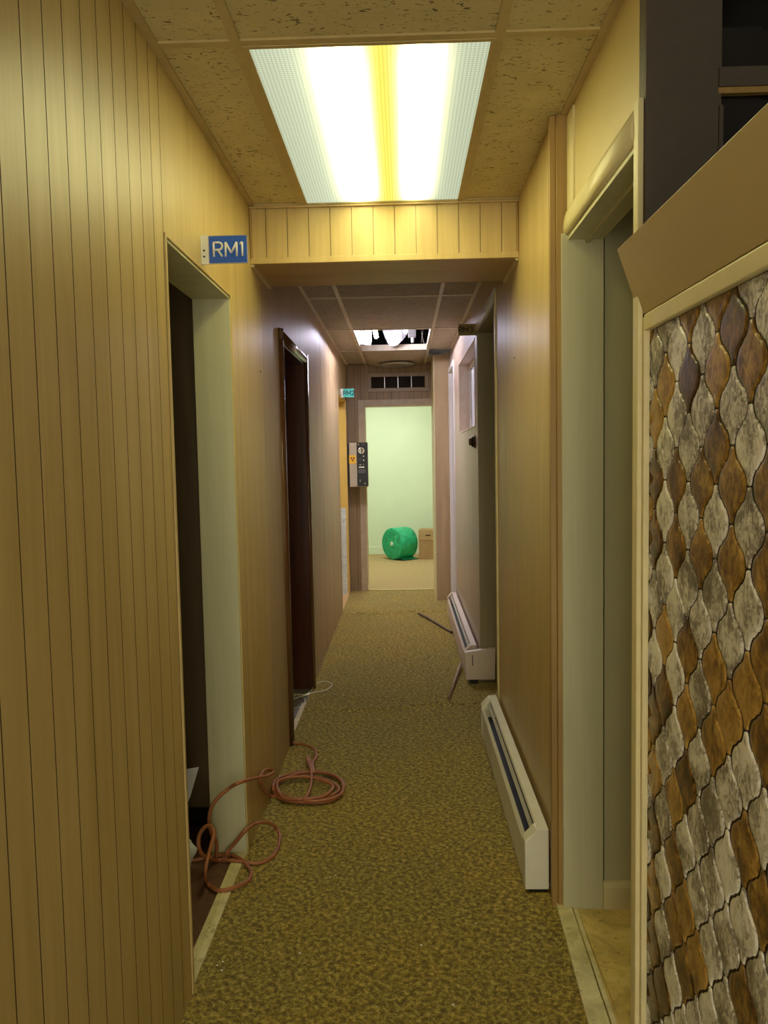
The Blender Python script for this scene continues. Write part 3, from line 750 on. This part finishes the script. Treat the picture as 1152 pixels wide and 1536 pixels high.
# ---- air grille on the far wall
vg = thing('vent_grille', 'wide metal air grille with four dark sections above the far doorway', 'vent', (-.043, YF-.01, 2.17))
x0, x1, z0, z1 = -.372, .286, 2.168, 2.368
mb = MB(); f = .040
for a, b, c, d_ in ((x0, x1, z0, z0+f), (x0, x1, z1-f, z1), (x0, x0+f, z0+f, z1-f), (x1-f, x1, z0+f, z1-f)): mb.box(a, b, YF-.014, YF, c, d_)
mb.build('frame', plain('brownish grey grille metal', '94836a', .45), vg, bevel=.003)
mb = MB(); mb.box(x0+f, x1-f, YF-.003, YF-.001, z0+f, z1-f); mb.build('backing', plain('dark duct', '1a1712', .9), vg)
wdt = (x1-x0-2*f)/4
for k in range(1, 4): mb = MB(); mb.box(x0+f+wdt*k-.004, x0+f+wdt*k+.004, YF-.013, YF-.002, z0+f, z1-f); mb.build('mullion', M_STEEL, vg)
mb = MB()
for k in range(9):
    z = z0+f+.006+k*(z1-z0-2*f)/9; mb.prism([(YF-.011, z), (YF-.010, z+.002), (YF-.003, z+.008), (YF-.004, z+.006)], 'x', x0+f, x1-f)
mb.build('louvre', plain('brown louvre', '3a3024', .6), vg)

# ---- room signs
RX = Matrix.Rotation(math.pi/2, 4, 'X')
arc = lambda cx, cz, r_, a0, a1, n=10: [(cx+r_*math.cos(math.radians(a0+(a1-a0)*k/n)), cz+r_*math.sin(math.radians(a0+(a1-a0)*k/n))) for k in range(n+1)]
GL = {'R': (.62, [[(0, 0), (0, 1), (.36, 1)] + arc(.36, .74, .26, 90, -90) + [(0, .48)], [(.30, .48), (.60, 0)]]),
      'M': (.80, [[(0, 0), (0, 1), (.40, .25), (.80, 1), (.80, 0)]]),
      '1': (.16, [[(.0, .84), (.16, 1), (.16, 0)]]),
      '2': (.58, [arc(.29, .71, .29, 170, -35) + [(0, 0), (.60, 0)]]),
      '3': (.58, [arc(.27, .75, .25, 150, -90) + arc(.27, .25, .27, 90, -150)])}
def letters(txt, hgt, ink, cx, y, cz, parent, sw=.075):
    # engraved stroke lettering
    tot = sum(GL[c][0] for c in txt) + .24*(len(txt)-1); x = cx - tot*hgt/2; mb = MB()
    for c in txt:
        wd, st = GL[c]
        for pl_ in st:
            for (a, b), (a2, b2) in zip(pl_, pl_[1:]): mb.tube([(x+a*hgt, y, cz-hgt/2+b*hgt), (x+a2*hgt, y, cz-hgt/2+b2*hgt)], hgt*sw, 8)
        x += (wd+.24)*hgt
    return mb.build('lettering', ink, parent)
def sign(txt, plate, ink, x0, x1, y, z0, z1, label, side, bracket=.022, border=None):
    s = thing('room_sign', label, 'sign', ((x0+x1)/2, y, z0), 'room number signs')
    if side < 0: px0, px1, bx0, bx1 = x0+bracket, x1, x0, x0+bracket
    else: px0, px1, bx0, bx1 = x0, x1-bracket, x1-bracket, x1
    mb = MB(); mb.box(px0, px1, y-.002, y+.002, z0, z1); mb.build('plate', plain(txt+' plate', plate, .35, var=.02), s, bevel=.0006)
    mb = MB(); mb.box(bx0, bx1, y-.003, y+.003, z0-.001, z1+.001)
    xw = bx0 if side < 0 else bx1
    mb.box(min(xw, xw-side*.002), max(xw, xw-side*.002), y-.006, y+.018, z0-.001, z1+.001)
    br = mb.build('bracket', M_WHITE if bracket > .01 else M_BRONZE, s, bevel=.0006)
    if bracket > .01:
        for zz in (z0+.022, z0+.040):
            mb = MB(); mb.lathe([(.0032, 0), (.0032, -.0015), (.001, -.002)], ((bx0+bx1)/2-.002, y-.003, zz), (0, 1, 0), 10); mb.build('screw', M_BRONZE, br)
    if border:
        mb = MB(); t = .0022
        for a, b, c, d_ in ((px0, px1, z0, z0+t), (px0, px1, z1-t, z1), (px0, px0+t, z0+t, z1-t), (px1-t, px1, z0+t, z1-t)): mb.box(a, b, y-.0026, y-.0018, c, d_)
        mb.build('border', border, s)
    m = Matrix.Translation(((px0+px1)/2, y-.0026, (z0+z1)/2)) @ RX
    letters(txt, (z1-z0)*.50, ink, (px0+px1)/2-(.009 if txt == 'RM3' else 0), y-.0022, (z0+z1)/2, s, .075 if txt == 'RM1' else .085)
    return s
M_INKW = plain('white lettering', 'e8e6d8', .4); M_INKK = plain('black lettering', '15130f', .4)
sign('RM1', '2458b8', M_INKW, -.600, -.459, 2.372, 2.046, 2.130, 'blue room sign reading RM1 in white, over the nearest left doorway', -1, .022, M_STEEL)
sign('RM2', '45b5a4', plain('dark teal lettering', '08352f', .4), -.600, -.468, 7.58, 2.050, 2.134, 'teal room sign reading RM2 on the far left wall', -1, .026)
sign('RM3', '8f7630', M_INKK, .362, XR, 4.945, 2.212, 2.284, 'dark brown room sign reading RM3 in black, projecting from the right wall', 1, .004)

# ---- wall control box
cb = thing('control_box', 'beige and black control box with dial and yellow warning sticker on far wall', 'control box', (-.476, 8.42, 1.157))
mb = MB(); mb.box(-.572, -.382, 8.200, YF-.002, 1.152, 1.620); mb.build('housing', plain('beige enamelled housing', 'b5a892', .4), cb, bevel=.006)
mb = MB(); mb.box(-.589, -.573, 8.24, YF-.002, 1.16, 1.612); mb.build('side_gap_shade', M_BLACK, cb)  # black piece stands in for the shadowed gap left of the housing
mb = MB(); mb.box(-.502, -.497, 8.192, 8.201, 1.17, 1.615); mb.build('ridge', plain('pale ridge strip', 'd0c4a8', .4), cb)
mb = MB(); mb.box(-.489, -.376, 8.172, 8.199, 1.160, 1.622); fp = mb.build('face_plate', M_BLACK, cb, bevel=.003)
yf = 8.172
def knob(name, x, z, r, h, m, prof=None):
    mb = MB(); mb.lathe(prof or [(r, 0), (r, h*.7), (r*.8, h), (0.0005, h)], (x, yf, z), (0, -1, 0), 20); return mb.build(name, m, fp)
knob('dial', -.442, 1.535, .034, .014, M_CHROME, [(.036, 0), (.036, .005), (.030, .009), (.024, .006), (.0005, .006)])
mb = MB(); mb.box(-.446, -.438, yf-.022, yf-.006, 1.512, 1.558); mb.build('dial_pointer', M_BRONZE, fp, bevel=.002)
for x, z in ((-.416, 1.474), (-.416, 1.432)): knob('button', x, z, .008, .010, M_CHROME)
for x, z in ((-.470, 1.600), (-.409, 1.187)): knob('screw', x, z, .0075, .003, M_CHROME)
knob('screw', -.420, 1.600, .004, .003, M_STEEL); knob('indicator', -.42, 1.388, .004, .004, M_STEEL)
mb = MB(); mb.box(-.472, -.436, yf-.004, yf, 1.425, 1.460); mb.build('display', plain('dark display window', '1b1c38', .2), fp)
mb = MB(); mb.box(-.466, -.444, yf-.003, yf, 1.385, 1.390); mb.build('marking', M_STEEL, fp)
mb = MB(); mb.box(-.470, -.413, yf-.004, yf, 1.355, 1.368); mb.build('label_strip', M_WHITE, fp)
mb = MB(); pts = []
for k in range(24):
    an = 2*math.pi*k/24; pts.append((-.4405+.042*math.copysign(abs(math.cos(an))**.5, math.cos(an)), 1.318+.022*math.copysign(abs(math.sin(an))**.5, math.sin(an))))
mb.prism(pts, 'y', yf-.005, yf); mb.build('plaque', plain('grey plaque', '4c5052', .35), fp)
mb = MB(); mb.box(-.462, -.458, yf-.016, yf, 1.205, 1.232); mb.build('toggle_switch', M_STEEL, fp)
# warning sticker with trefoil
mb = MB(); mb.box(-.574, -.500, 8.1975, 8.1992, 1.400, 1.490); st = mb.build('warning_sticker', plain('yellow sticker', 'e8b62c', .5, var=.02), cb)
mb = MB(); cx, cz = -.537, 1.449
for k in range(3):
    a0 = math.radians(90+120*k+180-30); arc = [(cx+.006*math.cos(a0), cz+.006*math.sin(a0))]
    arc += [(cx+.024*math.cos(a0+math.radians(60*j/6)), cz+.024*math.sin(a0+math.radians(60*j/6))) for j in range(7)]
    arc += [(cx+.006*math.cos(a0+math.radians(60)), cz+.006*math.sin(a0+math.radians(60)))]
    mb.prism(arc, 'y', 8.1966, 8.1976)
mb.prism([(cx+.0038*math.cos(2*math.pi*k/12), cz+.0038*math.sin(2*math.pi*k/12)) for k in range(12)], 'y', 8.1966, 8.1976)
mb.build('trefoil', plain('dark red ink', '6b1b12', .5), st)

# ---- thermostat
th = thing('thermostat', 'round dark bronze thermostat on the right wall under the hatch window', 'thermostat', (XR, 5.10, 1.52))
mb = MB(); mb.lathe([(.044, 0), (.044, .006), (.038, .010)], (XR, 5.10, 1.548), (-1, 0, 0), 32); mb.build('base', plain('dark brown bakelite', '4a382c', .4), th)
mb = MB(); mb.lathe([(.034, .010), (.036, .018), (.030, .026)], (XR, 5.10, 1.548), (-1, 0, 0), 32); mb.build('ring', M_BRONZE, th)
mb = MB(); mb.lathe([(.024, .024), (.026, .036), (.018, .042), (.0005, .043)], (XR, 5.10, 1.548), (-1, 0, 0), 32); mb.build('cap', plain('worn brass brown', '6a513c', .35, .4), th)

# ---- baseboard heaters
def heater(y0, y1, label, mat, foot=.018):
    """profile (x,z): wall side at x=.458, front at x=.382"""
    h = thing('baseboard_heater', label, 'heater', (.42, (y0+y1)/2, 0), 'baseboard heaters')
    fx_, bx = .382, .4585
    mb = MB(); mb.box(bx-.004, bx, y0+.004, y1-.004, foot, .212); mb.build('back_plate', mat, h)
    mb = MB(); mb.prism([(fx_, foot), (fx_, .152), (fx_+.010, .166), (fx_+.013, .164), (fx_+.004, .150), (fx_+.004, foot)], 'y', y0+.045, y1-.045); mb.build('front_panel', mat, h)
    mb = MB(); mb.prism([(.425, .2145), (bx, .2170), (bx, .211), (.429, .2095), (.424, .203), (.421, .206)], 'y', y0+.002, y1-.002); mb.build('top_cover', mat, h)
    mb = MB(); mb.prism([(.409, .183), (.4185, .198), (.4205, .196), (.411, .181)], 'y', y0+.05, y1-.05); mb.build('damper_vane', M_VANE, h)
    mb = MB(); mb.box(fx_+.006, bx-.006, y0+.03, y1-.03, foot+.02, .120); mb.build('fin_block', M_FIN, h)
    for a, b in ((y0, y0+.055), (y1-.055, y1)):
        mb = MB(); mb.prism([(fx_-.002, foot-.004), (fx_-.002, .176), (.419, .2165), (bx+.0005, .2185), (bx+.0005, foot-.004)], 'y', a, b); mb.build('end_cap', mat, h, bevel=.002)
    mb = MB(); mb.box(fx_+.012, bx-.002, y0+.006, y1-.006, .0, foot); mb.build('base_channel', M_BLACK, h)
    return h
heater(2.480, 3.935, 'cream baseboard heater on the near right wall, long slot open', M_HEATER)
h2 = heater(5.00, 7.02, 'pinkish white baseboard heater on the far right wall under the hatch', M_HEATER2, .03)
# loose cover plate at its near end
lp = thing('heater_cover_plate', 'pinkish metal plate with a slot standing loose at the near end of the far heater', 'metal plate', (.478, 4.86, 0))
mb = MB()
Pq = [(.378, .030), (.560, .030), (.566, .232), (.372, .205)]
sl = [(.418, .120), (.4245, .120), (.4225, .188), (.416, .188)]
# plate with a real slot
def ringplate(y0, y1, outer, inner):
    b = len(mb.v)
    for y in (y0, y1):
        mb.v.extend([(x, y, z) for x, z in outer]); mb.v.extend([(x, y, z) for x, z in inner])
    for q in range(4):
        p = (q+1) % 4
        mb.face([b+q, b+p, b+4+p, b+4+q]); mb.face([b+8+q, b+12+q, b+12+p, b+8+p])
        mb.face([b+q, b+8+q, b+8+p, b+p]); mb.face([b+4+q, b+4+p, b+12+p, b+12+q])
ringplate(4.858, 4.862, Pq, sl)
mb.build('plate', M_HEATER2, lp)
mb = MB(); mb.prism([(.378, .030), (.381, .030), (.375, .205), (.372, .205)], 'y', 4.862, 4.93); mb.prism([(.372, .205), (.566, .232), (.566, .229), (.372, .202)], 'y', 4.862, 4.905); mb.build('folded_edge', M_HEATER2, lp)
mb = MB(); mb.box(.40, .455, 4.866, 4.90, 0, .03); mb.build('foot', M_BLACK, lp)
mb = MB(); mb.box(.412, .430, 4.8625, 4.868, .112, .195); mb.build('slot_backing', plain('brown slot shade', '6b5348', .7), lp)  # dark piece added behind the slot, its colour replaces the shade inside

# ---- trim offcuts on the floor
o = MB().tube(smooth_path([(.117, 7.025, .020), (.19, 6.86, .016), (.27, 6.62, .012), (.33, 6.42, .012), (.376, 6.28, .012)]), .010, 8).build('trim_offcut', plain('dark brown moulding', '5a3f2a', .5), origin=(.25, 6.65, 0))
tag(o, 'thin dark brown strip lying bent on the carpet near the far heater', 'trim strip')
o = MB().tube([(.375, 5.26, .030), (.31, 4.90, .018), (.247, 4.535, .010)], .0095, 8).build('trim_offcut', plain('pinkish brown moulding', '94705a', .5), origin=(.31, 4.9, 0))
tag(o, 'short straight brown strip on the carpet by the near end of the far heater', 'trim strip')

# ---- cords
CORD = [[-0.808,2.695,0.008],[-0.782,2.688,0.008],[-0.728,2.712,0.008],[-0.666,2.714,0.008],[-0.609,2.68,0.008],[-0.568,2.627,0.008],[-0.556,2.589,0.008],[-0.562,2.547,0.008],[-0.591,2.5,0.008],[-0.632,2.479,0.008],[-0.668,2.495,0.008],[-0.702,2.542,0.008],[-0.681,2.46,0.087],[-0.681,2.5,0.119],[-0.675,2.53,0.15],[-0.673,2.56,0.172],[-0.686,2.58,0.187],[-0.704,2.585,0.187],[-0.725,2.585,0.166],[-0.731,2.57,0.143],[-0.725,2.56,0.114],[-0.714,2.58,0.081],[-0.701,2.687,0.008],[-0.65,2.673,0.008],[-0.614,2.669,0.008],[-0.565,2.666,0.008],[-0.526,2.679,0.008],[-0.499,2.725,0.008],[-0.492,2.788,0.008],[-0.5,2.869,0.008],[-0.522,2.93,0.008],[-0.539,2.9,0.041],[-0.555,2.87,0.063],[-0.582,2.8,0.088],[-0.595,2.693,0.115],[-0.635,2.71,0.064],[-0.663,2.69,0.035],[-0.66,2.7,0.01],[-0.7,2.685,0.01],[-0.692,2.66,0.086],[-0.702,2.63,0.144],[-0.705,2.62,0.194],[-0.694,2.62,0.239],[-0.668,2.63,0.272],[-0.637,2.66,0.29],[-0.592,2.628,0.324],[-0.585,2.878,0.234],[-0.57,3.036,0.176],[-0.575,3.186,0.128],[-0.588,3.157,0.152],[-0.589,3.036,0.194],[-0.589,2.965,0.191],[-0.589,3.026,0.129],[-0.591,3.22,0.01],[-0.49,3.164,0.01],[-0.43,3.15,0.01],[-0.373,3.157,0.01],[-0.325,3.186,0.01],[-0.293,3.233,0.01],[-0.283,3.291,0.01],[-0.297,3.353,0.01],[-0.335,3.409,0.01],[-0.39,3.45,0.01],[-0.455,3.467,0.01],[-0.518,3.458,0.01],[-0.569,3.424,0.01],[-0.588,3.316,0.034],[-0.588,3.23,0.045],[-0.583,3.25,0.01],[-0.543,3.199,0.01],[-0.49,3.153,0.016],[-0.438,3.14,0.016],[-0.387,3.147,0.016],[-0.345,3.172,0.016],[-0.318,3.213,0.016],[-0.31,3.263,0.016],[-0.323,3.317,0.016],[-0.356,3.365,0.016],[-0.404,3.399,0.016],[-0.46,3.414,0.016],[-0.515,3.406,0.016],[-0.558,3.378,0.016],[-0.584,3.333,0.016],[-0.588,3.28,0.016],[-0.571,3.228,0.016],[-0.537,3.183,0.016],[-0.476,3.158,0.022],[-0.421,3.145,0.022],[-0.367,3.152,0.022],[-0.322,3.178,0.022],[-0.292,3.22,0.022],[-0.283,3.272,0.022],[-0.296,3.328,0.022],[-0.331,3.378,0.022],[-0.382,3.414,0.022],[-0.442,3.429,0.022],[-0.501,3.421,0.022],[-0.547,3.391,0.022],[-0.575,3.345,0.022],[-0.58,3.29,0.022],[-0.563,3.236,0.022],[-0.526,3.19,0.022],[-0.492,3.147,0.028],[-0.444,3.136,0.028],[-0.399,3.142,0.028],[-0.361,3.164,0.028],[-0.336,3.2,0.028],[-0.329,3.245,0.028],[-0.341,3.292,0.028],[-0.37,3.334,0.028],[-0.414,3.364,0.028],[-0.464,3.377,0.028],[-0.513,3.371,0.028],[-0.553,3.345,0.028],[-0.576,3.306,0.028],[-0.58,3.26,0.028],[-0.565,3.213,0.028],[-0.534,3.174,0.028],[-0.513,3.147,0.03],[-0.448,3.146,0.03],[-0.429,3.22,0.03],[-0.424,3.319,0.03],[-0.448,3.445,0.03],[-0.484,3.558,0.03],[-0.485,3.6,0.03],[-0.461,3.558,0.03],[-0.434,3.402,0.03],[-0.444,3.467,0.03],[-0.446,3.523,0.03],[-0.439,3.604,0.03],[-0.469,3.702,0.03],[-0.519,3.76,0.03],[-0.565,3.8,0.02],[-0.6,3.88,0.012],[-0.66,3.95,0.01]]
WIRE = [[-0.734,4.559,0.006],[-0.702,4.599,0.008],[-0.672,4.658,0.01],[-0.637,4.66,0.006],[-0.605,4.711,0.008],[-0.592,4.835,0.01],[-0.565,4.922,0.006],[-0.528,4.931,0.008],[-0.493,4.884,0.01],[-0.482,4.855,0.006],[-0.49,4.787,0.008],[-0.519,4.721,0.01],[-0.578,4.706,0.006],[-0.608,4.662,0.008],[-0.643,4.619,0.01],[-0.68,4.585,0.006],[-0.697,4.552,0.008],[-0.731,4.538,0.01],[-0.723,4.644,0.006],[-0.691,4.665,0.008],[-0.649,4.613,0.01],[-0.623,4.574,0.006],[-0.61,4.494,0.008],[-0.618,4.426,0.01],[-0.643,4.404,0.006],[-0.671,4.386,0.008],[-0.706,4.377,0.01]]

CORD = [(x + (.006*math.sin(i*1.7) if i > 54 else 0), y + (.012*math.sin(i*.61+1) if 54 < i < 118 else 0), z + (.008 if (-.67 < x < -.59 and y < 2.76 and z < .02) else 0)) for i, (x, y, z) in enumerate(CORD)]
cord = MB().tube(smooth_path(CORD, 5), .0068, 8).build('extension_cord', plain('dull orange rubber cord', 'a3643c', .45, var=.08, scale=30), origin=(-.5, 3.0, 0))
tag(cord, 'orange brown extension cord coiled on the carpet and looping into the left doorway', 'cord')
o = MB().tube(smooth_path(WIRE, 5), .0034, 6).build('cable', plain('pale grey cable', 'e2dfc8', .45), origin=(-.6, 4.7, 0))
tag(o, 'thin pale cable looping out of the dark brown doorway', 'cable')

# ---- bag and paper in the left doorway
def blob(center, rad, seed, mat, name, squash=1.0, det=5, amp=.16):
    bm = bmesh.new(); bmesh.ops.create_icosphere(bm, subdivisions=det, radius=1.0)
    for v in bm.verts:
        d = v.co.normalized(); n1 = noise.noise(d*2.2+Vector((seed, 0, 0))); n2 = abs(noise.noise(d*6+Vector((0, seed, 0)))); n3 = abs(noise.noise(d*14))
        s = 1+amp*n1-.18*n2-.05*n3
        v.co = Vector((d.x*rad[0]*s, d.y*rad[1]*s, d.z*rad[2]*s))
        if v.co.z < -rad[2]*.72: v.co.z = -rad[2]*.72
    for f_ in bm.faces: f_.smooth = True
    me = bpy.data.meshes.new(name); bm.to_mesh(me); bm.free(); me.materials.append(mat)
    me.transform(Matrix.Translation((0, 0, rad[2]*.72)))
    o = bpy.data.objects.new(name, me); COL.objects.link(o); o.location = center; o['_o'] = tuple(center); return o
M_BAG = plain('white plastic film', 'd3dbe4', .28, var=.06, scale=20)
o = blob((-.905, 2.53, .004), (.165, .10, .150), 3, M_BAG, 'plastic_bag'); tag(o, 'white plastic bag slumped on the floor just inside the nearest left doorway', 'bag')
mb = MB(); Pp = [(-.90, 2.66, .006), (-.81, 2.66, .19), (-.78, 2.66, .26), (-.746, 2.66, .366), (-.82, 2.66, .355), (-.97, 2.66, .34)]
mb.v = [Vector(p) for p in Pp] + [Vector(p)+Vector((0, .003, 0)) for p in Pp]
mb.face([0, 1, 2, 3, 4, 5]); mb.face([11, 10, 9, 8, 7, 6])
for q in range(6): mb.face([q, 6+q, 6+(q+1) % 6, (q+1) % 6])
o = mb.build('paper_sheet', plain('white paper', 'e2e2ec', .6, var=.01), origin=(-.9, 2.6, .006)); tag(o, 'white paper sheet standing up with one pointed corner inside the nearest left doorway', 'paper')
# crumbs
mb = MB(); rc = random.Random(5)
for x, y in ((-.278, 2.568), (-.260, 2.581), (-.327, 2.159), (.029, 2.195), (.094, 2.652), (.107, 1.944), (-.095, 1.939), (-.558, 2.106), (-.539, 2.083), (-.545, 2.12), (.468, 2.314), (.486, 2.28), (.489, 2.147), (.56, 2.15), (-.1, 1.75), (.2, 2.3), (-.5, 3.0)):
    r = rc.uniform(.0022, .005); mb.lathe([(r*.5, 0), (r, r*.5), (r*.4, r)], (x, y, .008 if x < .44 or x > .51 else .013), (0, 0, 1), 5)
tag(mb.build('plaster_crumbs', M_INKW, origin=(0, 2.2, 0)), 'scattered tiny white crumbs of plaster on the near carpet', 'debris', kind='stuff')
# nail heads in the panelling
for nm, x, y, z, sd, lb in (('left', XL, 3.30, 1.828, 1, 'tiny dark nail head in the left panelling'), ('right', XR, 3.285, 1.859, -1, 'tiny dark nail head in the right wall panelling')):
    o = MB().lathe([(.004, 0), (.004, .0015), (.001, .0025)], (x, y, z), (sd, 0, 0), 10).build('nail_head', M_BRONZE, origin=(x, y, z)); tag(o, lb, 'nail')
o = MB().box(XL, XL+.003, 6.99, 7.02, 1.13, 1.27).build('latch_plate', M_STEEL, origin=(XL, 7.0, 1.13)); tag(o, 'small metal latch plate on the left wall before the yellow room', 'latch plate')

# ---- green room contents
rl = thing('bubble_wrap_roll', 'big roll of green bubble wrap lying on its side in the far room', 'roll', (-.08, 11.05, 0))
ax = Vector((.755, .656, 0)); c0 = Vector((-.186, 10.95, .232))
def greenwrap():
    a = NT('green bubble wrap'); v = a.coord()
    f = a.noise(v, 7, 4, .6, 1.5); a.base(a.ramp(f, [(.35, lin('109a68')), (.6, lin('23bd82')), (.75, lin('5fdcae'))]))
    a.rough(.3); vo = a.n('TexVoronoi'); vo.inputs['Scale'].default_value = 60; a.l(v, vo.inputs['Vector']); a.bump(a.math('ADD', vo.outputs['Distance'], a.math('MULTIPLY', f, 3)), .6, .02)
    a.b.inputs['Subsurface Weight'].default_value = .15; return a.m
M_GW = greenwrap()
mb = MB(); mb.lathe([(.026, .004), (.06, .0), (.10, .004), (.14, .0), (.18, .004), (.215, .0), (.226, .010), (.228, .10), (.224, .16), (.229, .24), (.222, .30), (.03, .30)], c0, ax, 64)
mb.build('roll', M_GW, rl)
mb = MB(); mb.lathe([(.020, -.006), (.030, -.006), (.030, .02), (.021, .02)], c0, ax, 32); mb.build('core', plain('pale cardboard core', 'cfd8bf', .6), rl)
mb = MB(); mb.lathe([(.0195, .0), (.0195, .01)], c0, ax, 24); mb.build('core_hole', M_BLACK, rl)
# loose flap of film at the bottom
bmv = MB(); n = 10
for j in range(n+1):
    for i in range(n+1):
        p = c0 + ax*(.06+.26*i/n); t = j/n
        q = Vector((p.x, p.y, 0)) + Vector((.656, -.755, 0))*(.04+.16*t) + Vector((0, 0, .006+.025*abs(noise.noise((i*.6, j*.6, 2)))+.05*(1-t)**2)); bmv.v.append(tuple(q))
for j in range(n):
    for i in range(n): bmv.face([j*(n+1)+i, j*(n+1)+i+1, (j+1)*(n+1)+i+1, (j+1)*(n+1)+i], 0, True)
fl_ = bmv.build('loose_flap', M_GW, rl, recalc=False); md = fl_.modifiers.new('t', 'SOLIDIFY'); md.thickness = .004

cbx = thing('cardboard_box', 'closed brown cardboard box beside the green roll in the far room', 'box', (.36, 11.12, 0)); 
M_CARD = plain('brown cardboard', 'a98458', .75, var=.04); M_CARD2 = plain('brown cardboard flap', 'b28e62', .75, var=.04)
def rot(p, c=(.20, 11.0), an=-.10):
    x, y = p[0]-c[0], p[1]-c[1]; return (c[0]+x*math.cos(an)-y*math.sin(an), c[1]+x*math.sin(an)+y*math.cos(an))
q = [rot((.20, 11.0)), rot((.54, 11.0)), rot((.54, 11.30)), rot((.20, 11.30))]
mb = MB(); mb.prism(q, 'z', 0, .418); mb.build('body', M_CARD, cbx, bevel=.003)
q2 = [rot((.199, 10.995)), rot((.541, 10.995)), rot((.541, 11.0)), rot((.199, 11.0))]
mb = MB(); mb.prism(q2, 'z', .275, .420); mb.build('flap', M_CARD2, cbx)
q3 = [rot((.30, 10.9925)), rot((.37, 10.9925)), rot((.37, 10.9952)), rot((.30, 10.9952))]
mb = MB(); mb.prism(q3, 'z', .335, .350); mb.build('hand_hole', M_BRONZE, cbx)
q4 = [rot((.205, 11.13)), rot((.535, 11.13)), rot((.535, 11.18)), rot((.205, 11.18))]
mb = MB(); mb.prism(q4, 'z', .418, .4195); mb.build('tape', plain('tan tape', 'c0a06c', .3), cbx)

# ---- lamps of the far room and the yellow room
def room_lamp(loc, sx, sy, strength, col, label):
    l = thing('ceiling_light', label, 'ceiling light', loc); x, y, z = loc
    mb = MB(); mb.box(x-sx-.02, x+sx+.02, y-sy-.02, y+sy+.02, z-.03, z); mb.build('housing', M_WHITE, l)
    mb = MB(); mb.box(x-sx, x+sx, y-sy, y+sy, z-.045, z-.031); mb.build('diffuser', emis('lit panel', col, strength), l)
room_lamp((-.25, 10.1, 2.60), .30, .60, FAR_LAMP, (.93, .98, .93), 'ceiling light of the green room beyond the far doorway')
room_lamp((-1.1, 7.3, 2.50), .15, .45, SIDE_LAMP, (1.0, .93, .75), 'ceiling light of the yellow room behind the far left doorway')
for o in bpy.data.objects:
    if '_o' in o: del o['_o']
